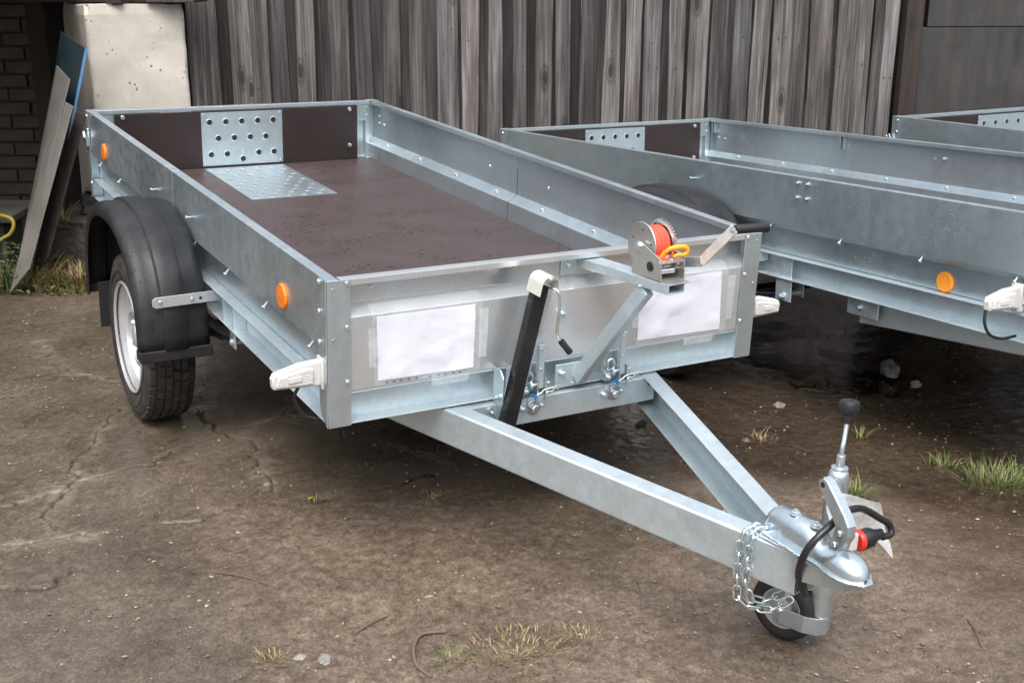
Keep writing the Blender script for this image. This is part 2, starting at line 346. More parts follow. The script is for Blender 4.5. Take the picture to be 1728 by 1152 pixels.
# blades of grass and leaves: colour varies per blade
def foliage(name, a, b, c_):
    m = M(name, 0.6); g = m.t.nodes.new('ShaderNodeNewGeometry')
    m.set(color=m.ramp(g.outputs['Random Per Island'], [(0.1, a), (0.5, b), (0.9, c_)])); return m.m
MT['grass'] = foliage('green_grass', (0.05, 0.085, 0.018), (0.10, 0.14, 0.03), (0.22, 0.20, 0.075))
MT['drygrass'] = foliage('straw_grass', (0.24, 0.17, 0.07), (0.33, 0.25, 0.11), (0.13, 0.12, 0.04))
MT['weed'] = foliage('weed_leaf', (0.025, 0.06, 0.015), (0.06, 0.10, 0.025), (0.13, 0.12, 0.04))
MT['debris'] = foliage('grit', (0.20, 0.16, 0.11), (0.06, 0.045, 0.034), (0.30, 0.25, 0.19))

# ------------------------------------------------------------------ ground
TRAILER_DIP = (3.50, 3.35)
CRACKS = [
 [[0.778,4.077],[0.703,3.96],[0.63,3.793],[0.545,3.598],[0.492,3.455],[0.437,3.35],[0.404,3.239],[0.38,3.191]],
 [[0.313,3.458],[0.411,3.465],[0.501,3.499],[0.627,3.525],[0.78,3.566],[0.904,3.605]],
 [[0.995,3.853],[1.061,3.671],[1.152,3.698],[1.267,3.727],[1.34,3.75]],
 [[1.061,3.671],[1.084,3.5],[1.062,3.323],[1.05,3.131]],
 [[1.257,3.7],[1.366,3.542],[1.501,3.229],[1.582,3.099]],
 [[0.67,3.105],[0.787,3.079],[0.927,3.086],[0.965,3.096]],
 [[1.26,3.008],[1.418,3.014],[1.551,3.038],[1.636,3.041]],
 [[0.275,3.193],[0.36,3.163],[0.467,3.161],[0.533,3.102]],
 [[0.2,2.95],[0.33,2.93],[0.45,2.955]], [[1.636,3.041],[1.8,2.9],[1.95,2.86]], [[0.9,4.2],[0.72,4.6],[0.66,5.0]]]
def vnoise(X, Y, sc, seed, octv=4):
    out = np.zeros_like(X); amp = 1.0; tot = 0
    rs = np.random.RandomState(seed)
    for o in range(octv):
        tab = rs.rand(64, 64); u = X * sc * 2 ** o + 17.3 * o; v = Y * sc * 2 ** o + 5.1 * o
        iu = np.floor(u).astype(int); iv = np.floor(v).astype(int); fu = u - iu; fv = v - iv
        fu = fu * fu * (3 - 2 * fu); fv = fv * fv * (3 - 2 * fv)
        t = lambda a, b: tab[(iu + a) % 64, (iv + b) % 64]
        out += amp * ((t(0, 0) * (1 - fu) + t(1, 0) * fu) * (1 - fv) + (t(0, 1) * (1 - fu) + t(1, 1) * fu) * fv)
        tot += amp; amp *= 0.5
    return out / tot
def base_h(X, Y):
    dx = (X - TRAILER_DIP[0]) / 1.0; dy = (Y - TRAILER_DIP[1]) / 0.85
    dip = -0.092 * np.exp(-(dx ** 2 + dy ** 2) ** 1.5 * 0.5)
    return dip
def ground_z(x, y): return float(base_h(np.array([x]), np.array([y]))[0])
def build_ground():
    lat = np.concatenate([[-600, -150, -40, -14, -7], np.linspace(-3.2, -1.76, 90), np.arange(-1.75, 0.45, 0.0052), np.linspace(0.455, 3.6, 210), [7, 14, 40, 150, 600]])
    dep = np.concatenate([[-600, -120, -30, -8, -2, 0.6], np.linspace(1.7, 2.75, 110), np.arange(2.756, 4.35, 0.0056), np.linspace(4.37, 7.6, 170), [9, 14, 30, 120, 600]])
    Lg, Dg = np.meshgrid(lat, dep)
    X = Lg * math.cos(YAW) + Dg * math.sin(YAW); Y = -Lg * math.sin(YAW) + Dg * math.cos(YAW)
    Z = base_h(X, Y)
    inner = ((np.abs(Lg) < 4) & (Dg > 1) & (Dg < 8)).astype(float)
    n1 = vnoise(X, Y, 3.0, 1, 5); n2 = vnoise(X, Y, 22.0, 2, 3)
    Z += inner * ((n1 - 0.5) * 0.016 + (n2 - 0.5) * 0.0025)
    # cracks: jittered polylines carved as narrow grooves with crumbled edges
    jx = X + (vnoise(X, Y, 9, 3, 5) - 0.5) * 0.13; jy = Y + (vnoise(X, Y, 9, 4, 5) - 0.5) * 0.13
    dm = np.full(X.shape, 9.0)
    for pl in CRACKS:
        for (a, b) in zip(pl[:-1], pl[1:]):
            a = np.array(a); b = np.array(b); d = b - a; L2 = (d ** 2).sum()
            t = np.clip(((jx - a[0]) * d[0] + (jy - a[1]) * d[1]) / L2, 0, 1)
            dm = np.minimum(dm, np.hypot(jx - a[0] - t * d[0], jy - a[1] - t * d[1]))
    wid = 0.0044 + 0.006 * np.clip(vnoise(X, Y, 5, 5, 3) * 2.4 - 1.0, 0, 1)
    crack = np.clip(1 - dm / wid, 0, 1); halo = np.clip((1 - dm / 0.06) * 1.6 - vnoise(X, Y, 40, 16, 3) * 1.1, 0, 1) * np.clip(vnoise(X, Y, 4, 6, 3) * 4.0 - 1.7, 0, 1)
    Z -= crack * 0.014 * inner; Z += halo * 0.001 * inner
    # dirt-covered broken zone towards the camera, concrete slab at the back left
    dirt = np.clip((vnoise(X, Y, 1.6, 8, 4) - 0.5) * 5 + (2.95 + 0.25 * (X - 0.6) - Y) * 1.3 + 0.2, 0, 1)
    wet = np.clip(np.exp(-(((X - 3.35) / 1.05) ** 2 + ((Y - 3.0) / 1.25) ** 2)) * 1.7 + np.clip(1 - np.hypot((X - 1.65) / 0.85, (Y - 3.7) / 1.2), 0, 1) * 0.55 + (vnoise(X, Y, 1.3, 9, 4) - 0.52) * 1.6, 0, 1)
    Z += inner * dirt * (vnoise(X, Y, 40, 10, 2) - 0.5) * 0.006
    me = bpy.data.meshes.new('ground'); nr, nc = X.shape
    vv = np.stack([X, Y, Z], -1).reshape(-1, 3)
    idx = np.arange(nr * nc).reshape(nr, nc)
    q = np.stack([idx[:-1, :-1], idx[:-1, 1:], idx[1:, 1:], idx[1:, :-1]], -1).reshape(-1, 4)
    me.vertices.add(len(vv)); me.vertices.foreach_set('co', vv.ravel())
    me.loops.add(q.size); me.loops.foreach_set('vertex_index', q.ravel().astype(np.int32))
    me.polygons.add(len(q)); me.polygons.foreach_set('loop_start', (np.arange(len(q)) * 4).astype(np.int32)); me.polygons.foreach_set('loop_total', np.full(len(q), 4, np.int32))
    me.update(); me.polygons.foreach_set('use_smooth', np.ones(len(q), bool))
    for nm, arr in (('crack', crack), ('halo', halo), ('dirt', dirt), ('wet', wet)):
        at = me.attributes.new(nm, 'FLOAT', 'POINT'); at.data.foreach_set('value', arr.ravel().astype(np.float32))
    g = M('wet_brown_yard_concrete', 0.8)
    A = lambda nm: g.n('ShaderNodeAttribute', _attribute_name=nm).outputs['Fac']
    n = g.noise(2.6, 5, 0.62); f = g.noise(30, 4, 0.72); ff = g.noise(210, 2, 0.7)
    conc = g.ramp(g.math('ADD', g.math('MULTIPLY', n, 0.50), g.math('ADD', g.math('MULTIPLY', f, 0.27), g.math('MULTIPLY', ff, 0.23))), [(0.38, (0.050, 0.038, 0.026)), (0.50, (0.086, 0.067, 0.047)), (0.62, (0.134, 0.107, 0.079))])
    dirtc = g.ramp(g.math('ADD', g.math('MULTIPLY', n, 0.36), g.math('ADD', g.math('MULTIPLY', f, 0.38), g.math('MULTIPLY', ff, 0.26))), [(0.38, (0.054, 0.038, 0.026)), (0.50, (0.104, 0.076, 0.053)), (0.62, (0.176, 0.134, 0.099))])
    c = g.mix(A('dirt'), conc, dirtc)
    cell = g.n('ShaderNodeRGBToBW', Color=g.vor(175, out='Color')).outputs[0]
    c = g.mix(1.0, c, g.ramp(cell, [(0.15, 0.74), (0.5, 0.98), (0.85, 1.28)]), 'MULTIPLY')
    cell2 = g.n('ShaderNodeRGBToBW', Color=g.vor(62, out='Color')).outputs[0]
    c = g.mix(1.0, c, g.ramp(cell2, [(0.2, 0.92), (0.8, 1.08)]), 'MULTIPLY')
    c = g.mix(g.math('MULTIPLY', A('halo'), g.ramp(f, [(0.30, 0.1), (0.55, 0.9)])), c, (0.185, 0.145, 0.110))
    sp = g.ramp(g.vor(85), [(0.0, 1.0), (0.11, 0.9), (0.16, 0.0)])
    spm = g.ramp(g.noise(11, 4), [(0.50, 0.0), (0.60, 0.75)])
    c = g.mix(g.math('MULTIPLY', sp, spm), c, g.ramp(g.vor(85, out='Color'), [(0.2, (0.36, 0.31, 0.25)), (0.55, (0.055, 0.045, 0.038)), (0.9, (0.42, 0.37, 0.31))]))
    c = g.mix(g.ramp(g.vor(30, co=g.co), [(0.0, 0.5), (0.04, 0.4), (0.06, 0.0)]), c, (0.34, 0.29, 0.23))
    c = g.mix(A('crack'), c, (0.022, 0.017, 0.014))
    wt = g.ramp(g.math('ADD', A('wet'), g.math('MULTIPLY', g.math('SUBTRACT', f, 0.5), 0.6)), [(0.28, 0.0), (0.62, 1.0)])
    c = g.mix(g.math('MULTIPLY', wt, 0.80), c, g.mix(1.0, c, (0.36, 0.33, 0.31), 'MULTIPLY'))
    g.set(color=c, rough=g.mix(wt, g.mix(A('dirt'), g.ramp(f, [(0.3, 0.26), (0.7, 0.46)]), g.ramp(f, [(0.3, 0.38), (0.7, 0.66)])), g.ramp(f, [(0.3, 0.13), (0.7, 0.32)])), normal=g.bump(cell, 0.16, 0.002))
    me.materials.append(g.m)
    o = link('ground', me); o['kind'] = 'structure'
build_ground()
# puddle in the dip under the second trailer
pm = M('muddy_puddle_water', 0.14, 0.0, (0.012, 0.009, 0.007)); pm.set(normal=pm.bump(pm.noise(16, 4), 0.12, 0.01))
mb = MB(); ring = []
for k in range(64):
    a = 2 * math.pi * k / 64; ring.append((TRAILER_DIP[0] + 0.95 * math.cos(a), TRAILER_DIP[1] + 1.2 * math.sin(a), -0.0915))
mb.add(ring, [tuple(range(64))]); o = link('puddle', mb.mesh('puddle', pm.m)); o['kind'] = 'structure'

# ------------------------------------------------------------------ trailer builder
W = 1.31; ZB = 0.835
def part(name, mb, mat, parent, smooth=None, bev=None, root=None):
    me = mb.mesh(name, MT[mat] if isinstance(mat, str) else mat, smooth)
    o = link(name, me, parent, (0, 0, ZB) if parent.type == 'EMPTY' else (0, 0, 0))
    if bev: bevel(o, bev)
    return o
def inst(name, me, parent, loc, rot=None, scale=None):
    l = Vector(loc) + (Vector((0, 0, ZB)) if parent.type == 'EMPTY' else Vector())
    return link(name, me, parent, l, rot, scale)

# shared fasteners (axis along -y, head at y=0 facing -y)
SCREW = MB().lathe([(0.0072, 0.001), (0.0072, 0.002), (0.0055, 0.005), (0.0, 0.0058)], (0, 0, 0), (0, -1, 0), 10).mesh('screw', MT['zinc'], 40)
HEX = MB().lathe([(0.010, 0.0), (0.010, 0.002)], (0, 0, 0), (0, -1, 0), 14, True).lathe([(0.0075, 0.002), (0.0075, 0.008), (0.006, 0.009)], (0, 0, 0), (0, -1, 0), 6, True).lathe([(0.004, 0.009), (0.004, 0.014)], (0, 0, 0), (0, -1, 0), 8, True).mesh('bolt', MT['zinc'], 30)
STUD = MB().lathe([(0.0035, 0.0), (0.0035, 0.030)], (0, 0, 0), (0, -1, 0), 8, True).lathe([(0.008, 0.030), (0.008, 0.034), (0.005, 0.036)], (0, 0, 0), (0, -1, 0), 10, True).mesh('bolt', MT['zinc'], 30)
RX = dict(front=(0, 0, 0), back=(0, 0, math.pi), left=(0, 0, -math.pi / 2), right=(0, 0, math.pi / 2), up=(-math.pi / 2, 0, 0), down=(math.pi / 2, 0, 0))

def tyre_mesh(r=0.285, w2=0.083):
    mb = MB(); prof = [(0.172, -0.055), (0.180, -0.068), (0.205, -0.079), (0.232, -w2), (0.255, -0.079), (0.270, -0.070), (0.2765, -0.060), (0.2775, 0.0),
                       (0.2765, 0.060), (0.270, 0.070), (0.255, 0.079), (0.232, w2), (0.205, 0.079), (0.180, 0.068), (0.172, 0.055)]
    mb.lathe(prof, (0, 0, 0), (1, 0, 0), 72)
    N = 54
    for ri, (xc, wd, ln) in enumerate([(-0.064, 0.018, 0.70), (-0.037, 0.020, 0.80), (-0.012, 0.018, 0.85), (0.013, 0.018, 0.85), (0.038, 0.020, 0.80), (0.064, 0.018, 0.70)]):
        for k in range(N):
            a0 = 2 * math.pi * (k + 0.37 * ri + 0.12 * math.sin(k * 2.1)) / N; a1 = a0 + 2 * math.pi / N * ln; sk = 0.022 * (1 if ri % 2 else -1)
            edge = abs(xc) > 0.05; r0 = 0.266 if edge else 0.274; r1 = 0.2815 if edge else 0.285
            vs_ = []
            for rr, sh in ((r0, 1.0), (r1, 0.92)):
                for (xx, aa) in ((xc - wd / 2 * sh, a0), (xc + wd / 2 * sh, a0 + sk), (xc + wd / 2 * sh, a1 + sk), (xc - wd / 2 * sh, a1)):
                    re = rr - (0.006 if edge and ((xx < xc) == (xc < 0)) else 0)
                    vs_.append((xx, re * math.cos(aa), re * math.sin(aa)))
            mb.add(vs_, [(0, 1, 2, 3), (4, 7, 6, 5), (0, 4, 5, 1), (1, 5, 6, 2), (2, 6, 7, 3), (3, 7, 4, 0)])
    for s_ in (-1, 1):   # sidewall rib
        mb.lathe([(0.222, s_ * 0.0835), (0.226, s_ * 0.0855), (0.230, s_ * 0.0855), (0.234, s_ * 0.0835)], (0, 0, 0), (1, 0, 0), 64)
    return mb.mesh('tyre', MT['tyre'], 40)
TYRE = tyre_mesh()
def rim_mesh():
    mb = MB()
    mb.lathe([(0.172, 0.060), (0.160, 0.045), (0.150, 0.0), (0.150, -0.02), (0.158, -0.050), (0.168, -0.058), (0.178, -0.066), (0.187, -0.072), (0.190, -0.078), (0.186, -0.081), (0.178, -0.074)], (0, 0, 0), (1, 0, 0), 56)
    mb.lathe([(0.158, -0.045), (0.150, -0.030), (0.138, -0.026), (0.122, -0.036), (0.100, -0.052), (0.085, -0.056), (0.076, -0.046), (0.070, -0.036), (0.040, -0.034), (0.038, -0.050), (0.034, -0.056), (0.030, -0.058), (0.0, -0.060)], (0, 0, 0), (1, 0, 0), 56)
    return mb.mesh('rim', MT['wheelpaint'], 35)
RIM = rim_mesh()
NUT = MB().lathe([(0.011, 0.0), (0.011, 0.010), (0.007, 0.018), (0.0, 0.019)], (0, 0, 0), (-1, 0, 0), 6).mesh('wheel_nut', MT['zinc'], 30)
SLOT = MB().lathe([(0.013, 0.0), (0.013, 0.002), (0.0, 0.0021)], (0, 0, 0), (-1, 0, 0), 12).mesh('rim_hole', MT['screen'])

def holed_plate(w_, h_, holes, rad, th, lip):
    """flat plate in the xz plane (0..w_, 0..h_) with real round holes, each with a pressed rim"""
    pts = [(0, 0), (w_, 0), (w_, h_), (0, h_)]; edges = [(0, 1), (1, 2), (2, 3), (3, 0)]; N = 14
    for (cx, cy) in holes:
        o = len(pts)
        for k in range(N): a = -2 * math.pi * k / N; pts.append((cx + rad * math.cos(a), cy + rad * math.sin(a)))
        edges += [(o + k, o + (k + 1) % N) for k in range(N)]
    vc, ec, fc, *_ = geometry.delaunay_2d_cdt([Vector(p) for p in pts], edges, [], 1, 1e-6)
    def inhole(f):
        c = sum((vc[i] for i in f), Vector((0, 0))) / len(f)
        return any((c.x - x) ** 2 + (c.y - y) ** 2 < (rad * 0.96) ** 2 for x, y in holes)
    fc = [tuple(f) for f in fc if not inhole(f)]
    mb = MB(); n = len(vc)
    mb.add([(v.x, 0, v.y) for v in vc] + [(v.x, th, v.y) for v in vc], fc + [tuple(n + i for i in reversed(f)) for f in fc])
    cnt = {}
    for f in fc:
        for a, b in zip(f, f[1:] + f[:1]): cnt[(a, b)] = 1
    for (a, b) in cnt:
        if (b, a) not in cnt: mb.f.append((a, b, b + n, a + n))
    for (cx, cy) in holes:
        mb.lathe([(rad * 1.32, 0.0), (rad * 1.18, lip), (rad * 1.0, lip * 1.1), (rad * 0.97, 0.0)], (cx, 0, cy), (0, -1, 0), 16)
    return mb
def lamp_parts(root, x0, y, z, sgn):
    """white bracket + lamp sticking out sideways (sgn -1 to the left)"""
    lo = MB()
    poly = [(0, 0.028), (0.055 * sgn, 0.024), (0.118 * sgn, 0.008), (0.124 * sgn, -0.004), (0.122 * sgn, -0.030), (0.05 * sgn, -0.034), (0.0, -0.036)]
    lo.prism([(x0 + a, z + b) for a, b in poly], 'y', y - 0.004, y + 0.020)
    lamp = part('marker_lamp', lo, 'whiteplastic', root, 30, 0.004)
    b = MB().box(*sorted((x0 + 0.002 * sgn, x0 - 0.014 * sgn)), y - 0.010, y + 0.028, z - 0.046, z + 0.034); part('lamp_bracket', b, 'whiteplastic', lamp, 30, 0.003)
    le = MB(); poly = [(0.024 * sgn, 0.014), (0.06 * sgn, 0.012), (0.112 * sgn, 0.001), (0.116 * sgn, -0.024), (0.05 * sgn, -0.027), (0.024 * sgn, -0.026)]
    le.prism([(x0 + a, z + b) for a, b in poly], 'y', y - 0.012, y - 0.003); part('lens', le, 'lens', lamp, 30, 0.003)
    el = MB().prism([(x0 + (0.055 + a) * sgn, z - 0.006 + b) for a, b in [(0, 0.006), (0.032, 0.003), (0.032, -0.008), (0, -0.006)]], 'y', y - 0.015, y - 0.011); part('bulb_window', el, 'whiteplastic', lamp, 30)
    for dz in (-0.02, 0.012): inst('screw', SCREW, lamp, (x0 - 0.008 * sgn, y - 0.011, z + dz), RX['front'], (0.7, 0.7, 0.7))
    return lamp

def build_trailer(label, mat34, L, axle, seam, front, drop=0.0, wet='galv_wet', amber=None, low_amber=None, studs=(), ribs=False, W=1.31):
    root = thing('box_trailer', label, 'trailer', group='galvanised box trailers parked in the yard')
    kx = W / 1.31
    A = Matrix(mat34[0:3] + [[0, 0, 0, 1]]) if len(mat34) == 3 else mat34
    root.matrix_world = A @ Matrix.Translation((0, 0, -ZB))
    mirx = lambda v: Vector((W - v.x, v.y, v.z))
    # --- side walls, in two lengths with a seam
    prof = [(0.0295, -0.017), (0.0295, 0.0), (0.0, 0.0), (0.0, -0.176), (0.040, -0.200), (0.040, -0.286)]
    segs = [(0.003, seam - 0.003), (seam + 0.003, L - 0.003)] if seam else [(0.003, L - 0.003)]
    for side in (0, 1):
        for (a, b) in segs:
            mb = MB().sheet([(p[0], p[1]) for p in prof], 0.0022, 'y', a, b)
            if side: mb.map(mirx)
            part('side_panel', mb, wet if side == 0 else 'galv', root, None, 0.0015)
    # --- chassis channels (opening outwards) with lower flange
    for side in (0, 1):
        mb = MB().sheet([(0.004, -0.292), (0.046, -0.292), (0.046, -0.366), (0.002, -0.366)], 0.004, 'y', 0.006, L - 0.006)
        if side: mb.map(mirx)
        part('side_channel', mb, 'galv_hot', root, None, 0.0015)
    part('front_channel', MB().sheet([(0.004, -0.288), (0.048, -0.288), (0.048, -0.369), (-0.001, -0.369)], -0.004, 'x', 0.048, W - 0.048), 'galv_hot', root, None, 0.0015)
    part('rear_channel', MB().box(0.05, W - 0.05, L - 0.05, L - 0.012, -0.365, -0.290), 'galv_hot', root)
    # --- floor
    part('floor_board', MB().box(0.043, W - 0.043, 0.046, L - 0.036, -0.284, -0.268), 'floor', root)
    # --- front board
    fp = [(0.030, -0.018), (0.030, -0.0005), (0.0, -0.0005), (0.0, -0.0165), (0.039, -0.018), (0.039, -0.071), (0.001, -0.096), (0.001, -0.283)]
    part('front_panel', MB().sheet(fp, 0.0022, 'x', 0.034, W - 0.034), 'galv_smooth', root, None, 0.0015)
    # --- corner posts
    for side in (0, 1):
        mb = MB().box(-0.002, 0.0566, -0.0045, -0.0015, -0.371, 0.0008)
        mb.prism([(-0.0015, 0.0008), (0.046, 0.0008), (0.046, -0.325), (0.030, -0.350), (-0.0015, -0.371)], 'x', -0.005, -0.002)
        if side: mb.map(mirx)
        p = part('corner_post', mb, 'galv', root, None, 0.001)
        for z in (-0.009, -0.118, -0.257): inst('screw', SCREW, p, (0.048 if not side else W - 0.048, -0.0045, z), RX['front'])
        for z in (-0.009, -0.082, -0.159): inst('screw', SCREW, p, (-0.005 if not side else W + 0.005, 0.038, z), RX['left'] if not side else RX['right'])
        for z in (-0.022, -0.147):
            part('rivet_hole', MB().lathe([(0.0048, 0.0), (0.0040, 0.0012), (0.002, 0.0010), (0.0, 0.0003)], (0.0125 if not side else W - 0.0125, -0.0045, z), (0, -1, 0), 10), 'greyscrew', p)
        mb = MB().box(-0.002, 0.045, L + 0.0005, L + 0.0035, -0.371, 0.001)
        mb.prism([(L - 0.045, 0.001), (L + 0.0005, 0.001), (L + 0.0005, -0.371), (L - 0.030, -0.36), (L - 0.045, -0.34)], 'x', -0.005, -0.002)
        if side: mb.map(mirx)
        p = part('corner_post', mb, 'galv', root, None, 0.001)
        for z in (-0.018, -0.075, -0.30): inst('screw', SCREW, p, (-0.005 if not side else W + 0.005, L - 0.035, z), RX['left'] if not side else RX['right'])
    # --- tailgate
    tg = MB(); y0, y1 = L - 0.030, L - 0.006
    tg.box(0.034, W - 0.034, y0, y1 + 0.004, -0.017, 0.0)                    # top rail
    tg.box(0.034, 0.056, y0 + 0.004, y1, -0.285, -0.018); tg.box(W - 0.056, W - 0.034, y0 + 0.004, y1, -0.285, -0.018)
    tg.box(0.056, 0.30, y0 + 0.004, y1, -0.092, -0.018); tg.box(W - 0.30, W - 0.056, y0 + 0.004, y1, -0.092, -0.018)
    tg.box(0.056, W - 0.056, y0 + 0.004, y1, -0.285, -0.258)
    tg.box(0.056, W - 0.056, y1 - 0.003, y1, -0.258, -0.092)
    tgo = part('tailgate', tg, 'galv', root, None, 0.0015)
    part('tailgate_board', MB().box(0.105, W - 0.102, y0 - 0.010, y0 + 0.003, -0.266, -0.0185), 'board', tgo, None, 0.001)
    hl = [(x, z) for x in (0.509, 0.582, 0.654, 0.727, 0.799) for z in (-0.067,)] + [(x, -0.139) for x in (0.546, 0.618, 0.691, 0.763)] + [(0.511, -0.210), (0.583, -0.210), (0.655, -0.235), (0.728, -0.210), (0.800, -0.210)]
    pl = holed_plate(0.369 * kx, 0.236, [((x - 0.472) * kx, z + 0.260) for x, z in hl], 0.0122, 0.0015, 0.0010)
    po = part('wheel_chock_plate', pl.map(lambda v: v + Vector((0.472 * kx, y0 - 0.0122, -0.260))), 'galv', tgo, 30)
    for (x, z) in ((0.483, -0.034), (0.830, -0.034), (0.483, -0.250), (0.830, -0.250), (0.655, -0.205)): inst('screw', SCREW, tgo, (x * kx, y0 - 0.0125, z), RX['front'], (0.8, 0.8, 0.8))
    for (x, z) in ((0.138, -0.031), (1.168, -0.034), (0.138, -0.201), (1.168, -0.201)): inst('bolt', SCREW, tgo, (x * kx, y0 - 0.0105, z), RX['front'], (1.5, 1.5, 1.5))
    for (x, z) in ((W - 0.048, -0.03), (W - 0.048, -0.068), (W - 0.046, -0.27)): inst('screw', SCREW, tgo, (x, y0 + 0.004, z), RX['front'])
    lt = MB().box(-0.016, -0.003, L - 0.035, L + 0.012, -0.145, -0.115); lt.tube([(-0.010, L + 0.010, -0.112), (-0.012, L + 0.026, -0.100), (-0.016, L + 0.034, -0.118)], 0.005, 8)
    lt.prism([(L - 0.01, -0.112), (L + 0.004, -0.088), (L + 0.014, -0.094), (L + 0.012, -0.120)], 'x', -0.020, -0.014); part('tailgate_latch', lt, 'zinc', root, 30)
    # --- floor tread plate
    hs_ = []
    for i in range(11):
        for j in range(5): hs_.append((0.036 + 0.067 * j + (0.033 if i % 2 else 0) - 0.005, 0.035 + 0.058 * i))
    hs_ = [h for h in hs_ if h[0] < 0.35]
    fpz = holed_plate(0.362, 0.662, hs_, 0.0105, 0.0015, 0.0010)
    part('tread_plate', fpz.map(lambda v: Vector((0.472 + v.x, L - 0.727 + v.z, -0.2663 - v.y))), 'galv', root, 30)
    # --- screws hanging along the fold, bolts through the upper panel
    y = 0.121
    while y < L - 0.1:
        inst('bolt', STUD, root, (0.014, y, -0.180), (R(50), 0, R(-90)), (0.85, 0.75, 0.85))
        inst('screw', SCREW, root, (W - 0.020, y, -0.1850), RX['up'])
        y += 0.349
    for (yy, zz) in studs:
        inst('bolt', STUD, root, (-0.0005, yy, zz), RX['left'], (0.8, 0.65, 0.8)); inst('screw', SCREW, root, (W - 0.0025, yy, zz), RX['left'])
    for zz in (-0.067, -0.10): inst('screw', SCREW, root, (W - 0.0025, L - 0.075, zz), RX['left'])
    inst('screw', SCREW, root, (W - 0.0025, L - 0.13, -0.100), RX['left'])
    if ribs:
        for yy in (L - 0.05, 2.16):
            rb = MB().box(W - 0.022, W - 0.0025, yy - 0.018, yy - 0.006, -0.075, -0.018).box(W - 0.022, W - 0.0025, yy + 0.006, yy + 0.018, -0.075, -0.018)
            r_ = part('wall_bracket', rb, 'galv', root, None, 0.001)
            for s_ in (-0.028, 0.028): inst('screw', SCREW, r_, (W - 0.0025, yy + s_, -0.062), RX['left'])
        inst('bolt', HEX, root, (W - 0.003, 1.557, -0.064), RX['left'])
    if amber:
        for (yy, zz) in amber:
            mb = MB().lathe([(0.034, 0.0), (0.034, 0.004), (0.030, 0.008), (0.028, 0.0078), (0.016, 0.0088), (0.0, 0.0092)], (0, 0, 0), (-1, 0, 0), 28)
            inst('side_reflector', mb.mesh('side_reflector', MT['orange'], 30), root, (-0.0005, yy, zz))
    if low_amber:
        mb = MB().lathe([(0.032, 0.0), (0.032, 0.004), (0.028, 0.008), (0.026, 0.0078), (0.016, 0.0088), (0.0, 0.0092)], (0, 0, 0), (-1, 0, 0), 28)
        inst('side_reflector', mb.mesh('side_reflector', MT['amber2'], 30), root, (0.0395, low_amber[0], low_amber[1]))
    # --- running gear
    az = -0.55 - drop
    part('axle_beam', MB().cyl((-0.06, axle, az), (W + 0.06, axle, az), 0.024, 16), 'blackpaint', root, 40)
    for side in (0, 1):
        mx = (lambda v: v) if not side else mirx
        sp = MB()
        for k in range(4):
            s_ = 1 - 0.2 * k
            arc = [(axle + t * 0.50 * s_, az + 0.055 - 0.008 * k + 0.065 * (t * s_) ** 2) for t in [i / 8 for i in range(-8, 9)]]
            sp.sheet(arc, -0.007, 'x', 0.05, 0.095)
        sp.map(mx); part('leaf_spring', sp, 'bluepaint', root)
        for yy in (axle - 0.51, axle + 0.51):
            hb = MB().box(0.028, 0.034, yy - 0.026, yy + 0.026, -0.450 - drop, -0.372).box(0.100, 0.106, yy - 0.026, yy + 0.026, -0.450 - drop, -0.372).box(0.028, 0.106, yy - 0.026, yy + 0.026, -0.380, -0.3725)
            hb.cyl((0.020, yy, -0.432 - drop), (0.112, yy, -0.432 - drop), 0.010, 10)
            hb.map(mx); part('spring_hanger', hb, 'galv_hot', root, None, 0.004)
        # vertical stiffener in the channel
        for ys in ((axle - 0.60, axle - 0.50) if seam else ()):
            st_ = MB().box(0.006, 0.045, ys, ys + 0.006, -0.3655, -0.2925); st_.map(mx); part('channel_stiffener', st_, 'galv_hot', root)
        xc = -0.10 if not side else W + 0.10
        wt_ = inst('tyre', TYRE, root, (xc, axle, az))
        rm = link('rim', RIM, wt_, (0, 0, 0), None if not side else (0, 0, math.pi))
        for k in range(4):
            a = R(45 + 90 * k); sg_ = -1 if not side else 1; inst('wheel_nut', NUT, wt_, (0.036 * sg_, 0.052 * math.cos(a), 0.052 * math.sin(a)), None if not side else (0, 0, math.pi))
        for k in range(6):
            a = R(20 + 60 * k); inst('rim_hole', SLOT, wt_, (0.031 * sg_, 0.132 * math.cos(a), 0.132 * math.sin(a)), None if not side else (0, 0, math.pi))
        # mudguard
        cy, cz, ea, eb = axle + 0.003, az + 0.08, 0.408, 0.370
        sec = [(-0.2235, 0.046), (-0.2265, 0.036), (-0.2275, 0.024), (-0.222, 0.010), (-0.208, 0.001), (-0.185, -0.001), (-0.156, 0.0), (-0.152, -0.003), (-0.149, -0.008), (-0.145, -0.0095), (-0.085, -0.0095), (-0.080, -0.006), (-0.074, -0.003), (-0.035, -0.001), (-0.014, 0.006), (-0.006, 0.020), (-0.006, 0.045)]
        path = [(-1.0, -0.03)] ; N = 40
        rows = []
        for k in range(N + 1):
            t = math.pi * k / N; c_, s_ = math.cos(t), math.sin(t)
            rows.append([(x, cy - math.copysign(abs(c_) ** (2 / 2.35), c_) * (ea - ins), cz + abs(s_) ** (2 / 2.35) * (eb - ins)) for x, ins in sec])
        fm = MB().grid(rows); fm.map(mx)
        fo = part('mudguard', fm, 'fender', root, 50); sm = fo.modifiers.new('solid', 'SOLIDIFY'); sm.thickness = 0.004; sm.offset = -1
        for (yy, sg) in ((cy - ea, -1), (cy + ea, 1)):
            lp = MB().box(-0.2285, -0.005, yy - 0.004 - 0.004 * (sg < 0), yy + 0.004 + 0.004 * (sg > 0), cz - 0.032, cz + 0.004)
            lp.box(-0.2285, -0.2205, *sorted((yy, yy - sg * 0.045)), cz - 0.030, cz + 0.003)
            lp.map(mx); part('mudguard_lip', lp, 'fender', fo, None, 0.005)
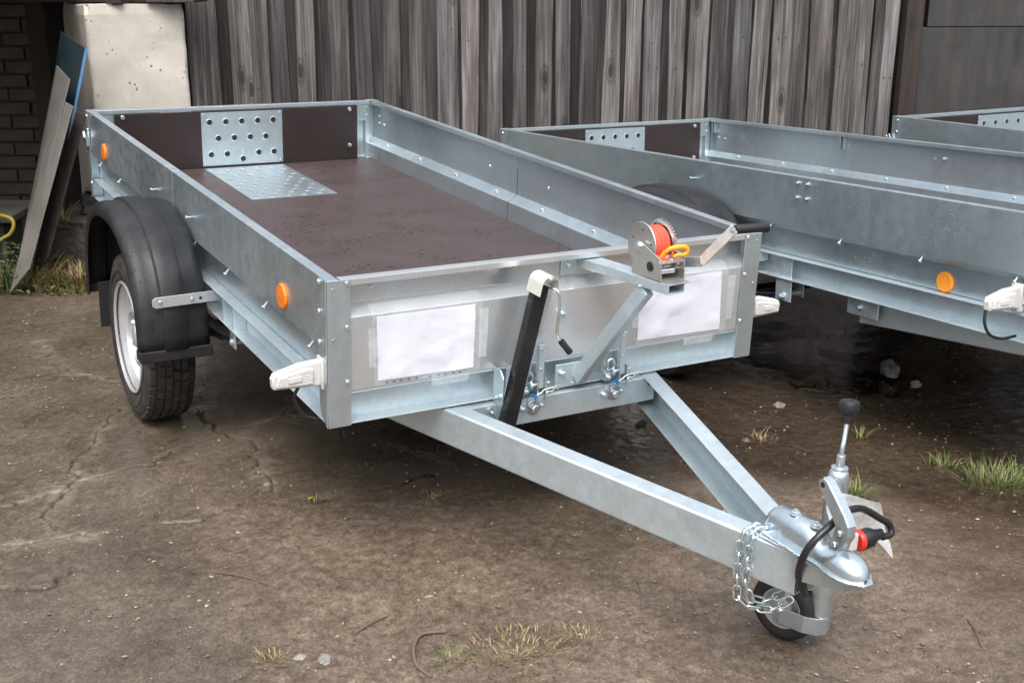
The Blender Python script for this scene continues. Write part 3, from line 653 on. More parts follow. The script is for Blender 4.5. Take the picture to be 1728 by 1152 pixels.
        lp = MB().box(-0.19, -0.02, cy + ea - 0.03, cy + ea - 0.024, cz - 0.16, cz + 0.01); lp.map(mx); part('mud_flap', lp, 'rubber', fo, None, 0.002)
        ar = MB().prism([(-0.182, -0.305), (-0.172, -0.297), (0.040, -0.293), (0.040, -0.326), (-0.172, -0.331), (-0.182, -0.323)], 'y', axle - 0.4095, axle - 0.4055)
        ar.box(0.036, 0.040, axle - 0.4055, axle - 0.375, -0.326, -0.293); ar.map(mx)
        ao = part('mudguard_stay', ar, 'galv_smooth', fo, None, 0.001)
        for x_ in (-0.158, -0.062):
            v = mx(Vector((x_, axle - 0.4098, -0.313))); inst('screw', SCREW, fo, v, RX['front'], (0.9, 0.9, 0.9))
        v = mx(Vector((-0.036, axle - 0.4098, -0.312))); part('hole', MB().lathe([(0.005, 0.0), (0.005, 0.0004), (0, 0.0005)], v, (0, -1, 0), 10), 'screen', fo)
    return root

T1M = [[0.99971, 0.0127, 0.020473, 0.9917], [-0.011912, 0.999202, -0.038131, 2.5575], [-0.020941, 0.037876, 0.999063, 0.779]]
T2M = [[0.999564, 0.019654, 0.022042, 2.9014], [-0.020563, 0.998914, 0.041821, 2.0233], [-0.021196, -0.042256, 0.998882, 0.8226]]
T3M = [[0.998832, 0.04804, 0.005217, 4.636], [-0.048172, 0.998418, 0.028986, 0.593], [-0.003816, -0.029204, 0.999566, 0.832]]
t1 = build_trailer('nearest galvanised trailer, with red-strap winch, black crank stand and two white papers on its front', T1M, 2.7645, 1.385, 1.387, True,
                   amber=[(0.312, -0.123), (2.442, -0.121)], studs=[(1.156, -0.102), (1.602, -0.103)])
t2 = build_trailer('middle galvanised trailer with a round amber reflector low on its side, standing over the puddle', T2M, 3.18, 1.62, None, False,
                   low_amber=(0.40, -0.255), studs=[(1.612, -0.068)], ribs=True)
t3 = build_trailer('farthest right galvanised trailer, only its rear corner showing in front of the dark plywood', T3M, 3.80, 1.94, None, False, drop=-0.055, wet='galv_wet', W=1.57)

# ---------------- drawbar shared by the trailers
def drawbar(root, y_nose=-0.98, x_side=0.308, y_back=0.02, rear=0.55):
    cx = W / 2 - 0.007
    for s_ in (-1, 1):
        xo0 = cx + s_ * (cx - x_side); xo1 = cx + s_ * 0.029
        k = (xo1 - xo0) / (y_nose - y_back)
        yb = y_back + rear; xb = xo0 + k * (yb - y_back)
        d = Vector((xo1 - xb, y_nose - yb, 0)); ln = d.length; d.normalize(); inn = Vector((-s_ * abs(d.y), -s_ * -1 * d.x * (1 if d.y < 0 else -1) * -s_, 0))
        inn = Vector((d.y, -d.x, 0)); inn = inn if inn.x * s_ < 0 else -inn
        mb = MB(); zt, zb, fl, th = -0.3735, -0.470, 0.050, 0.0045
        prof = [(fl, zt - th), (fl, zt), (0.004, zt), (0.0, zt - 0.004), (0.0, zb + 0.004), (0.004, zb), (fl, zb), (fl, zb + th), (th, zb + th), (th, zt - th)]
        vs_ = []
        for t in (0, ln):
            o = Vector((xb, yb, 0)) + d * t
            vs_ += [o + inn * a + Vector((0, 0, b)) for a, b in prof]
        n = len(prof)
        mb.add(vs_, [tuple(range(n)), tuple(range(2 * n - 1, n - 1, -1))] + [(i, (i + 1) % n, n + (i + 1) % n, n + i) for i in range(n)])
        part('drawbar_beam', mb, 'galv_hot', root, None, 0.0015)
drawbar(t1)
t2b = MB()
t2b.bar((0.075, 0.76, -0.420), (0.36, -0.75, -0.400), 0.05, 0.085); part('drawbar_beam', t2b, 'galv_hot', t2, None, 0.004)
t2c = MB().bar((W - 0.075, 0.76, -0.420), (W - 0.36, -0.75, -0.400), 0.05, 0.085); part('drawbar_beam', t2c, 'galv_hot', t2, None, 0.004)
bk = MB().box(0.036, 0.042, 0.66, 0.80, -0.435, -0.372); o = part('drawbar_bracket', bk, 'galv_hot', t2, None, 0.008)
inst('bolt', HEX, o, (0.036, 0.74, -0.405), RX['left'], (1.1, 1.1, 1.1))
sb = MB().box(0.018, 0.022, 1.06, 1.11, -0.375, -0.290).box(0.010, 0.016, 1.05, 1.13, -0.450, -0.372).box(0.010, 0.06, 1.05, 1.13, -0.379, -0.373); o = part('spring_strap', sb, 'galv_hot', t2, None, 0.006)
inst('bolt', HEX, o, (0.010, 1.09, -0.432), RX['left'], (1.4, 1.4, 1.4))
for yy in (0.985, 1.032):
    for zz in (-0.021, -0.071): inst('bolt', HEX, t2, (-0.0005, yy, zz), RX['left'], (0.75, 0.8, 0.75))
lm = lamp_parts(t2, -0.004, 0.10, -0.235, -1)
wr = MB().tube(smooth_path([(-0.118, 0.115, -0.262), (-0.124, 0.11, -0.30), (-0.105, 0.105, -0.335), (-0.06, 0.10, -0.352), (0.0, 0.10, -0.352)]), 0.0045, 8); part('lamp_wire', wr, 'black', t2, 60)
# the same wire loop behind the near trailer's corner
wr = MB().tube(smooth_path([(-0.03, 0.09, -0.27), (-0.045, 0.12, -0.33), (-0.02, 0.11, -0.375), (0.03, 0.09, -0.385)]), 0.0045, 8); part('lamp_wire', wr, 'black', t1, 60)
inst('bolt', HEX, t1, (0.651, 0.001, -0.157), RX['front'], (1.0, 1.6, 1.0)); inst('bolt', HEX, t1, (0.127, 0.039, -0.030), RX['front'])
lamp_parts(t1, -0.006, 0.030, -0.232, -1); lamp_parts(t1, W + 0.006, 0.030, -0.232, 1)

# ---------------- tilt crossbeam and its fittings (near trailer)
xb = MB().sheet([(0.030, -0.3755), (-0.020, -0.3755), (-0.020, -0.446), (0.030, -0.446)], 0.004, 'x', 0.345, 0.962); cb = part('cross_beam', xb, 'galv_hot', t1, None, 0.003)
part('beam_hole', MB().lathe([(0.0075, 0), (0.0075, 0.0004), (0, 0.0005)], (0.943, -0.0202, -0.393), (0, -1, 0), 14), 'screen', cb)
for x in (0.455, 0.492):
    part('stand_bracket', MB().prism([(0.0, -0.278), (-0.035, -0.278), (-0.052, -0.296), (-0.052, -0.365), (-0.040, -0.392), (-0.022, -0.43), (-0.0205, -0.43), (-0.0205, -0.373), (0.0, -0.373)], 'x', x - 0.0016, x + 0.0016), 'galv', t1, None, 0.0008)
inst('bolt', HEX, t1, (0.4530, -0.036, -0.350), RX['left'])
part('tie_rod', MB().tube([(0.435, -0.022, -0.390), (0.437, -0.030, -0.394), (0.452, -0.034, -0.430)], 0.003, 8).lathe([(0.008, 0), (0.008, 0.004), (0, 0.006)], (0.435, -0.021, -0.390), (0, -1, 0), 10), 'zinc', cb, 40)
for (x, xp) in ((0.575, 0.560), (0.834, 0.816)):
    hk = MB().box(x - 0.045, x + 0.018, -0.006, -0.003, -0.366, -0.285)      # backing plate
    hko = part('tilt_latch', hk, 'galv', t1, None, 0.001)
    sp_ = MB().box(x - 0.009, x + 0.010, -0.036, -0.0335, -0.345, -0.225).box(x - 0.009, x - 0.007, -0.036, -0.024, -0.345, -0.225).box(x + 0.008, x + 0.010, -0.036, -0.024, -0.345, -0.225)
    part('latch_strap', sp_, 'galv_hot', hko, None, 0.001)
    for z in (-0.237, -0.292): inst('rivet', SCREW, hko, (x, -0.036, z), RX['front'], (0.6, 0.6, 0.6))
    hb = MB().box(x - 0.014, x - 0.010, -0.044, -0.006, -0.362, -0.318).box(x + 0.011, x + 0.015, -0.044, -0.006, -0.362, -0.318)
    hb.cyl((x - 0.030, -0.030, -0.336), (x + 0.030, -0.030, -0.336), 0.005, 10); hb.lathe([(0.011, 0), (0.011, 0.007)], (x - 0.030, -0.030, -0.336), (1, 0, 0), 6, True)
    part('hinge_bracket', hb, 'galv', hko, 30)
    rg = MB().tube([(x - 0.028 + 0.012 * math.cos(a), -0.022, -0.318 + 0.016 * math.sin(a)) for a in [i * math.pi / 7 for i in range(14)]], 0.004, 8, True); part('latch_ring', rg, 'zinc', hko, 60)
    bl = MB().box(x - 0.050, x - 0.030, -0.030, -0.006, -0.362, -0.338); bo = part('catch_block', bl, 'zinc', hko, None, 0.003); inst('bolt', HEX, hko, (x - 0.040, -0.030, -0.350), RX['front'], (0.9, 0.9, 0.9))
    clip = [(x + 0.050, -0.048, -0.352), (x + 0.038, -0.048, -0.346), (x + 0.028, -0.048, -0.354), (x + 0.014, -0.048, -0.351), (x + 0.008, -0.048, -0.364)]
    clip += [(x - 0.006 + 0.014 * math.cos(a), -0.048, -0.368 + 0.014 * math.sin(a)) for a in [R(t) for t in range(0, -300, -30)]]
    clip += [(x + 0.004, -0.047, -0.347), (x + 0.030, -0.047, -0.343), (x + 0.054, -0.047, -0.340)]
    part('spring_clip', MB().tube(clip, 0.0017, 6), 'chrome', hko, 60)
    tie = [(x - 0.032 + 0.013 * math.cos(a), -0.046 - 0.003 * math.sin(a), -0.372 + 0.020 * math.sin(a)) for a in [i * math.pi / 8 for i in range(16)]]
    part('cable_tie', MB().tube(tie, 0.0014, 6, True).box(x - 0.024, x - 0.016, -0.052, -0.046, -0.366, -0.358), 'bluetie', hko, 60)
    wa = MB().lathe([(0.021, 0.0), (0.021, 0.003), (0.018, 0.005), (0.011, 0.0052)], (xp + 0.004, -0.0205, -0.402), (0, -1, 0), 24, True)
    wo_ = part('pivot_washer', wa, 'greyscrew', cb, 30)
    part('hex_pin', MB().lathe([(0.0125, 0.0), (0.0125, 0.012), (0.009, 0.014), (0.0, 0.014)], (xp + 0.004, -0.0255, -0.402), (0, -1, 0), 6), 'chrome', cb, 30)
    inst('bolt', HEX, cb, (xp - 0.027, -0.0205, -0.402), RX['front'], (1.05, 1.1, 1.05)); inst('bolt', HEX, cb, (xp + 0.031, -0.0205, -0.400), RX['front'], (0.7, 0.7, 0.7))

# ---------------- folded crank stand
u = Vector((0.085, 0, 0.385)).normalized()
p0 = Vector((0.462, -0.060, -0.428)); p1 = Vector((0.546, -0.060, -0.050))
st = MB().bar(p0, p1, 0.040, 0.030, (0, 1, 0)); so = part('crank_stand', st, 'blackpaint', t1, None, 0.004)
part('stand_rail', MB().bar(p0 + Vector((0.034, 0.016, 0.05)), p1 + Vector((0.034, 0.016, -0.02)), 0.030, 0.003, (0, 1, 0)), 'galv_smooth', so)
hd = MB(); arc = [(-0.026, -0.030), (-0.026, 0.0)] + [(0.026 * -math.cos(a), 0.026 * math.sin(a)) for a in [i * math.pi / 10 for i in range(1, 10)]] + [(0.026, 0.0), (0.026, -0.010)]
hd.sheet(arc, -0.0018, 'y', -0.106, -0.040)
ang = math.atan2(u.x, u.z); Rm = Matrix.Rotation(ang, 3, 'Y')
hd.map(lambda v: Rm @ Vector((v.x, 0, v.z)) + Vector((0.549, v.y, -0.045))); part('stand_hood', hd, 'hood', so, 40)
cr_ = [(0.552, -0.060, -0.052), (0.556, -0.100, -0.052), (0.562, -0.112, -0.054), (0.568, -0.116, -0.064), (0.570, -0.118, -0.090), (0.566, -0.118, -0.165), (0.570, -0.119, -0.178), (0.580, -0.121, -0.190)]
co_ = part('crank_rod', MB().tube(cr_, 0.0038, 10), 'chrome', so, 60)
part('crank_grip', MB().lathe([(0.0075, 0.0), (0.009, 0.003), (0.0085, 0.030), (0.0095, 0.040), (0.0088, 0.043), (0.004, 0.0432), (0.004, 0.040), (0, 0.040)], (0.577, -0.1205, -0.187), (0.62, -0.1, -0.78), 14), 'black', so, 40)

# ---------------- winch beam, strut and winch
bo_ = Vector((0.766, -0.33, -0.0145)) ; br_ = Vector((0.741, 0.036, -0.0345))
d = (bo_ - br_).normalized()
wbm = MB()
prof = [(-0.026, -0.0125), (0.026, -0.0125), (0.026, 0.0125), (-0.026, 0.0125)]; inn = [(a * 0.90, b * 0.78) for a, b in prof]
sd_ = d.cross(Vector((0, 0, 1))).normalized(); up_ = sd_.cross(d).normalized()
ln = (bo_ - br_).length
vs_ = [br_ + d * t + sd_ * a + up_ * b for t in (0, ln) for a, b in prof] + [br_ + d * t + sd_ * a + up_ * b for t in (ln, 0.05) for a, b in inn]
wbm.add(vs_, [(i, (i + 1) % 4, 4 + (i + 1) % 4, 4 + i) for i in range(4)] + [(4 + i, 4 + (i + 1) % 4, 8 + (i + 1) % 4, 8 + i) for i in range(4)] + [(8 + i, 8 + (i + 1) % 4, 12 + (i + 1) % 4, 12 + i) for i in range(4)] + [(12, 13, 14, 15), (3, 2, 1, 0)])
wb = part('winch_beam', wbm, 'galv_hot', t1, None, 0.0015)
part('beam_plate', MB().box(0.664, 0.716, 0.0335, 0.0375, -0.066, -0.020), 'galv_hot', wb, None, 0.002); inst('bolt', HEX, wb, (0.688, 0.0335, -0.040), RX['front'], (1.1, 1.1, 1.1))
part('winch_strut', MB().bar((0.706, -0.012, -0.345), (0.750, -0.232, -0.038), 0.040, 0.025, (1, 0, 0)), 'galv_hot', wb, None, 0.003)
part('strut_foot', MB().box(0.638, 0.740, -0.0075, -0.0035, -0.367, -0.300), 'galv_hot', wb, None, 0.002); inst('bolt', HEX, wb, (0.658, -0.0075, -0.325), RX['front'], (1.1, 1.1, 1.1))
wf = MB()
side = [(-0.180, 0.062), (-0.192, 0.078), (-0.212, 0.078), (-0.297, 0.052), (-0.304, -0.001), (-0.180, -0.0095)]
wf.prism(side, 'x', 0.7365, 0.7395); wf.prism([(y, z) for y, z in side], 'x', 0.8065, 0.8095)
wf.box(0.7395, 0.8065, -0.330, -0.180, -0.0035, -0.0005)
wno = part('winch', wf, 'winch', t1, None, 0.0015)
AX = (-0.207, 0.066)
dk = MB().lathe([(0.058, 0.0), (0.0592, 0.0015), (0.058, 0.003), (0.0, 0.003)], (0.7425, *AX), (1, 0, 0), 40).lathe([(0.0, 0.0), (0.058, 0.0)], (0.7425, *AX), (1, 0, 0), 40)
do = part('drum_flange', dk, 'winch', wno, 30)
for k in range(5):
    a = R(20 + 72 * k); part('flange_hole', MB().lathe([(0.0028, 0), (0.0028, 0.0004), (0, 0.0005)], (0.7424, AX[0] + 0.040 * math.cos(a), AX[1] + 0.040 * math.sin(a)), (-1, 0, 0), 8), 'screen', wno)
gp = []
NT = 46
for k in range(NT):
    for q, rr in ((0.0, 0.0555), (0.30, 0.0555), (0.45, 0.0615), (0.80, 0.0615)):
        a = 2 * math.pi * (k + q) / NT; gp.append((AX[0] + rr * math.cos(a), AX[1] + rr * math.sin(a)))
gm = MB().prism(gp, 'x', 0.8005, 0.8055); gm.lathe([(0.052, 0.0), (0.058, 0.003)], (0.7975, *AX), (1, 0, 0), 40); part('drum_gear', gm, 'chrome', wno, 30)
stp = MB().lathe([(0.046, 0.0), (0.0475, 0.004), (0.0475, 0.046), (0.046, 0.050)], (0.7470, *AX), (1, 0, 0), 40); sto = part('strap_roll', stp, 'red', wno, 40)
for xx in (0.754, 0.768, 0.782): part('strap_stitch', MB().lathe([(0.0477, 0.0), (0.0479, 0.0004), (0.0477, 0.0008)], (xx, *AX), (1, 0, 0), 40), 'screen', wno)
part('strap_tail', MB().sheet([(AX[0] - 0.044, AX[1] - 0.015), (AX[0] - 0.060, 0.040), (AX[0] - 0.072, 0.038), (AX[0] - 0.088, 0.048)], 0.003, 'x', 0.752, 0.790), 'red', wno)
part('drum_axle', MB().cyl((0.728, *AX), (0.742, *AX), 0.006, 12).lathe([(0.0105, 0), (0.0105, 0.006), (0.008, 0.0075)], (0.7365, *AX), (-1, 0, 0), 6, True), 'zinc', wno, 30)
part('lower_shaft', MB().cyl((0.7350, -0.257, 0.026), (0.812, -0.257, 0.026), 0.0085, 14).cyl((0.7355, -0.293, 0.044), (0.8105, -0.293, 0.044), 0.004, 10).cyl((0.7395, -0.285, 0.020), (0.785, -0.285, 0.020), 0.0075, 12), 'zinc', wno, 30)
part('shaft_bush', MB().lathe([(0.0125, 0.0), (0.0125, 0.002), (0.0085, 0.0025)], (0.7365, -0.257, 0.026), (-1, 0, 0), 16, True), 'black', wno, 30)
pin = []
for k in range(14):
    for q, rr in ((0.0, 0.013), (0.35, 0.013), (0.5, 0.018), (0.85, 0.018)):
        a = 2 * math.pi * (k + q) / 14; pin.append((-0.257 + rr * math.cos(a), 0.026 + rr * math.sin(a)))
part('pinion', MB().prism(pin, 'x', 0.790, 0.806), 'zinc', wno, 30)
part('ratchet_pawl', MB().prism([(-0.30, 0.038), (-0.285, 0.05), (-0.27, 0.034), (-0.282, 0.022)], 'x', 0.786, 0.792), 'greyscrew', wno)
hook = [(0.752, -0.276, 0.052), (0.757, -0.283, 0.066), (0.768, -0.290, 0.076), (0.786, -0.297, 0.080), (0.803, -0.301, 0.080), (0.811, -0.303, 0.073), (0.810, -0.303, 0.065), (0.801, -0.302, 0.060), (0.785, -0.298, 0.061), (0.775, -0.295, 0.056)]
part('strap_hook', MB().tube(hook, [0.004, 0.005, 0.006, 0.0068, 0.0068, 0.0062, 0.0058, 0.0055, 0.005, 0.0035], 10), 'yellow', wno, 60)
part('hook_ring', MB().tube([(0.766 + 0.010 * math.cos(a), -0.291, 0.052 + 0.007 * math.sin(a)) for a in [i * math.pi / 6 for i in range(12)]], 0.0022, 6, True), 'zinc', wno, 60)
arm = MB()
A0, A1, A2 = Vector((0.824, -0.262, 0.030)), Vector((0.838, -0.326, 0.046)), Vector((0.872, -0.395, 0.141))
arm.bar(A0, A1, 0.006, 0.026, (0, 0.25, 1)); ao = part('winch_crank', arm, 'zinc', wno, None, 0.002)
part('crank_arm', MB().bar(A1 + Vector((0, 0.003, -0.003)), A2, 0.0055, 0.026, (0, 0.7, 0.7)), 'wornarm', wno, None, 0.002)
part('crank_shaft', MB().cyl((0.808, -0.257, 0.026), (0.834, -0.262, 0.029), 0.008, 12), 'zinc', wno, 30)
part('crank_handle', MB().lathe([(0.0, 0.0), (0.010, 0.0), (0.0115, 0.004), (0.0112, 0.078), (0.0125, 0.084), (0.0125, 0.096), (0.009, 0.100), (0.0, 0.1005)], A2 + Vector((0.004, 0.002, -0.003)), (1.0, -0.02, -0.03), 18), 'black', wno, 40)
inst('rivet', HEX, wno, A2 + Vector((-0.003, 0.001, -0.004)), RX['left'], (0.9, 0.4, 0.9))

# ---------------- nose: plate, coupling head, lever
cx = 0.648
npz = MB().prism([(0.586, -0.86), (0.710, -0.86), (0.700, -0.90), (0.685, -0.985), (0.611, -0.985), (0.596, -0.90)], 'z', -0.3730, -0.3675)
npo = part('nose_plate', npz, 'galv_hot', t1, None, 0.003)
npf = MB().add([(0.606, -0.984, -0.422), (0.690, -0.984, -0.422), (0.658, -1.094, -0.404), (0.638, -1.094, -0.404)], [(0, 1, 2, 3)])
npf.add([(0.602, -0.984, -0.371), (0.606, -0.984, -0.422), (0.638, -1.094, -0.404), (0.632, -1.096, -0.3705)], [(0, 1, 2, 3)]); npf.add([(0.690, -0.984, -0.371), (0.690, -0.984, -0.422), (0.658, -1.094, -0.404), (0.662, -1.096, -0.3705)], [(0, 1, 2, 3)])
npf.add([(0.638, -1.0945, -0.404), (0.658, -1.0945, -0.404), (0.662, -1.0965, -0.3705), (0.632, -1.0965, -0.3705)], [(0, 1, 2, 3)])
go_ = part('nose_gusset', npf, 'galv', npo); sm = go_.modifiers.new('solid', 'SOLIDIFY'); sm.thickness = 0.003
sec = [(-0.868, 0.026, 0.030), (-0.876, 0.0305, 0.046), (-0.888, 0.032, 0.056), (-0.985, 0.032, 0.055), (-1.006, 0.031, 0.047), (-1.024, 0.030, 0.034), (-1.040, 0.031, 0.031), (-1.060, 0.034, 0.036), (-1.082, 0.0355, 0.039), (-1.102, 0.033, 0.036), (-1.118, 0.026, 0.028), (-1.128, 0.016, 0.018), (-1.133, 0.004, 0.006)]
rows = []
for (y, hw, hh) in sec:
    rows.append([(cx - hw * math.copysign(abs(math.cos(a)) ** 0.72, math.cos(a)), y, -0.3655 + hh * math.sin(a) ** 0.8) for a in [i * math.pi / 16 for i in range(17)]])
cpm = MB().grid(rows); cpm.add(rows[0], [tuple(range(17))])
co2 = part('coupling_head', cpm, 'zinc', t1, 50)
lipo = [(cx + (hw + 0.007) * 1, y) for y, hw, hh in sec[4:-1]] + [(cx + 0.012, -1.142), (cx - 0.012, -1.142)] + [(cx - (hw + 0.007), y) for y, hw, hh in reversed(sec[4:-1])]
part('coupling_lip', MB().prism(lipo, 'z', -0.3700, -0.3640), 'zinc', co2, 40, 0.002)
flg = MB().prism([(cx - 0.047, -0.885), (cx + 0.047, -0.885), (cx + 0.045, -1.0), (cx - 0.045, -1.0)], 'z', -0.3672, -0.3630); part('coupling_flange', flg, 'zinc', co2, None, 0.002)
for y in (-0.932, -0.992): inst('bolt', HEX, co2, (cx - 0.004, y, -0.3105), RX['up'], (1.25, 0.75, 1.25))
lev = [(-1.000, -0.200), (-1.012, -0.203), (-1.040, -0.228), (-1.066, -0.252), (-1.080, -0.270), (-1.082, -0.290), (-1.072, -0.312), (-1.058, -0.332), (-1.040, -0.336), (-1.036, -0.322), (-1.048, -0.298), (-1.050, -0.282), (-1.036, -0.264), (-1.006, -0.234), (-0.992, -0.216), (-0.992, -0.205)]
lvo = part('coupling_lever', MB().prism(lev, 'x', cx - 0.011, cx - 0.0085).prism(lev, 'x', cx + 0.0085, cx + 0.011).sheet(lev[0:8], -0.0025, 'x', cx - 0.0085, cx + 0.0085), 'zinc', co2, 30)
part('lever_hole', MB().lathe([(0.006, 0), (0.006, 0.0004), (0, 0.0005)], (cx - 0.011, -1.002, -0.213), (-1, 0, 0), 12), 'screen', co2)
for y, z in ((-1.062, -0.290), (-1.052, -0.318)): inst('rivet', SCREW, co2, (cx - 0.011, y, z), RX['left'], (0.9, 0.9, 0.9))

def weld(name_parent, p0, p1, r_=0.0032):
    p0, p1 = Vector(p0), Vector(p1); n = max(6, int((p1 - p0).length / 0.0035)); rs_ = random.Random(int(p0.x * 1e4))
    pts = [p0.lerp(p1, i / n) + Vector((rs_.uniform(-1, 1), rs_.uniform(-1, 1), rs_.uniform(-1, 1))) * 0.0006 for i in range(n + 1)]
    part('weld_bead', MB().tube(pts, [r_ * (0.85 + 0.35 * (i % 2)) for i in range(n + 1)], 7), 'galv_hot', name_parent, 50)
weld(npo, (0.592, -0.862, -0.3695), (0.612, -0.984, -0.3695)); weld(npo, (0.706, -0.862, -0.3695), (0.684, -0.984, -0.3695)); weld(npo, (0.590, -0.860, -0.3695), (0.708, -0.860, -0.3695))
weld(wb, (0.690, -0.010, -0.358), (0.728, -0.010, -0.358)); weld(wb, (0.728, -0.226, -0.031), (0.764, -0.226, -0.030)); weld(cb, (0.345, -0.0205, -0.377), (0.345, -0.0205, -0.444)); weld(co2, (cx - 0.046, -0.886, -0.3635), (cx - 0.045, -0.998, -0.3635), 0.0025)

# ---------------- jockey wheel
jx, jy = 0.846, -0.845
jm = MB().lathe([(0.024, -0.58), (0.024, -0.312), (0.023, -0.300), (0.019, -0.290), (0.0165, -0.288)], (jx, jy, 0), (0, 0, 1), 24)
jo = part('jockey_tube', jm, 'zinc', t1, 40)
part('tube_collar', MB().lathe([(0.0165, -0.288), (0.0185, -0.286), (0.0185, -0.283), (0.010, -0.2825), (0.0095, -0.282), (0.0095, -0.256), (0.0085, -0.254), (0.0, -0.2535)], (jx, jy, 0), (0, 0, 1), 20), 'zinc', jo, 40)
part('clamp_sleeve', MB().lathe([(0.025, -0.585), (0.0295, -0.585), (0.0295, -0.440), (0.025, -0.440)], (jx, jy, 0), (0, 0, 1), 24), 'galv', jo, 40)
part('sleeve_hole', MB().lathe([(0.007, 0), (0.007, 0.0005), (0, 0.0006)], (jx + 0.018, jy - 0.0238, -0.567), (0.6, -0.8, 0), 10), 'screen', jo)
part('inner_tube', MB().lathe([(0.0, -0.680), (0.0255, -0.680), (0.0255, -0.586), (0.0, -0.586)], (jx, jy, 0), (0, 0, 1), 24), 'galv', jo, 40)
rod = part('crank_rod', MB().tube([(jx, jy, -0.262), (jx, jy, -0.236), (jx + 0.006, jy + 0.004, -0.226), (jx + 0.018, jy + 0.014, -0.200), (jx + 0.022, jy + 0.017, -0.180)], 0.0055, 10), 'zinc', jo, 60)
part('crank_knob', MB().lathe([(0.0, -0.004), (0.011, -0.004), (0.0125, 0.0), (0.013, 0.016), (0.018, 0.020), (0.0215, 0.024), (0.0225, 0.030), (0.0222, 0.040), (0.020, 0.0455), (0.016, 0.0475), (0.011, 0.0472), (0.010, 0.0465), (0.0, 0.0468)], (jx + 0.0225, jy + 0.018, -0.186), (0.10, 0.08, 1.0), 24), 'black', jo, 40)
part('jockey_clamp', MB().bar((0.790, -0.838, -0.470), (0.822, -0.842, -0.470), 0.05, 0.05, (0, 0, 1)), 'galv', jo, None, 0.004)
wc = Vector((0.806, -0.776, -0.652)); fa = Vector((0.93, 0.30, 0)).normalized()
wtm = MB().lathe([(0.046, -0.018), (0.057, -0.023), (0.069, -0.022), (0.077, -0.016), (0.080, -0.008), (0.080, 0.008), (0.077, 0.016), (0.069, 0.022), (0.057, 0.023), (0.046, 0.018)], wc, fa, 40)
jw = part('jockey_wheel', wtm, 'rubber', t1, 40)
part('wheel_hub', MB().lathe([(0.050, 0.012), (0.052, -0.014), (0.049, -0.020), (0.045, -0.019), (0.041, -0.006), (0.022, -0.004), (0.018, -0.018), (0.0, -0.019)], wc, fa, 36), 'cream', jw, 40)
part('hub_nut', MB().lathe([(0.010, 0.018), (0.010, 0.030), (0.006, 0.034), (0.0, 0.034)], wc, -fa, 6), 'zinc', jw, 30)
fk = [wc - fa * 0.028 + Vector((0, 0, 0.0)), wc - fa * 0.029 + Vector((0.012, -0.030, -0.004)), Vector((0.800, -0.842, -0.655)), Vector((0.822, -0.866, -0.662)), Vector((0.846, -0.872, -0.664))]
part('wheel_fork', MB().sheet([(p.x, p.y) for p in fk], 0.0035, 'z', wc.z - 0.034, wc.z + 0.008), 'galv', jw, None, 0.001)
part('wheel_fork', MB().sheet([(p.x + fa.x * 0.058, p.y + fa.y * 0.058) for p in fk[:3]], 0.0035, 'z', wc.z - 0.030, wc.z + 0.010), 'galv', jw, None, 0.001)

# ---------------- safety chain
def link_mesh():
    pts = []; a, b = 0.0105, 0.0075
    for k in range(6): t = -math.pi / 2 + math.pi * k / 5; pts.append((a + b * math.cos(t), b * math.sin(t), 0))
    for k in range(6): t = math.pi / 2 + math.pi * k / 5; pts.append((-a + b * math.cos(t), b * math.sin(t), 0))
    return MB().tube(pts, 0.0026, 7, True).mesh('chain_link', MT['zinc'], 60)
LINK = link_mesh()
ch = bpy.data.objects.new('safety_chain', MB().tube([(0.610 + 0.010 * math.cos(i * math.pi / 6), -0.862 + 0.010 * math.sin(i * math.pi / 6), -0.362) for i in range(12)], 0.003, 7, True).mesh('safety_chain', MT['zinc'], 60)); C.objects.link(ch)
ch.parent = t1; ch.location = (0, 0, ZB)
def chain(path):
    pts = [Vector(p) for p in path]; L_ = [0]
    for a, b in zip(pts[:-1], pts[1:]): L_.append(L_[-1] + (b - a).length)
    s_ = 0.008; k = 0
    while s_ < L_[-1] - 0.004:
        i = max(j for j in range(len(pts) - 1) if L_[j] <= s_); t = (s_ - L_[i]) / (L_[i + 1] - L_[i])
        p = pts[i].lerp(pts[i + 1], t); dr_ = (pts[i + 1] - pts[i]).normalized()
        q = Vector((1, 0, 0)).rotation_difference(dr_) @ Matrix.Rotation(R(45 + 90 * (k % 2) + random.uniform(-12, 12)), 3, 'X').to_quaternion()
        o = link('chain_link', LINK, ch, p, q.to_euler()); s_ += 0.0262; k += 1
chain([(0.622, -0.872, -0.364), (0.592, -0.866, -0.363), (0.575, -0.862, -0.370), (0.570, -0.860, -0.395), (0.570, -0.862, -0.47), (0.574, -0.864, -0.515), (0.600, -0.880, -0.545), (0.645, -0.900, -0.552), (0.690, -0.905, -0.535)])
chain([(0.626, -0.888, -0.364), (0.598, -0.884, -0.362), (0.583, -0.882, -0.370), (0.578, -0.880, -0.40), (0.579, -0.880, -0.475), (0.592, -0.884, -0.515), (0.625, -0.892, -0.530), (0.675, -0.905, -0.515), (0.705, -0.905, -0.490)])

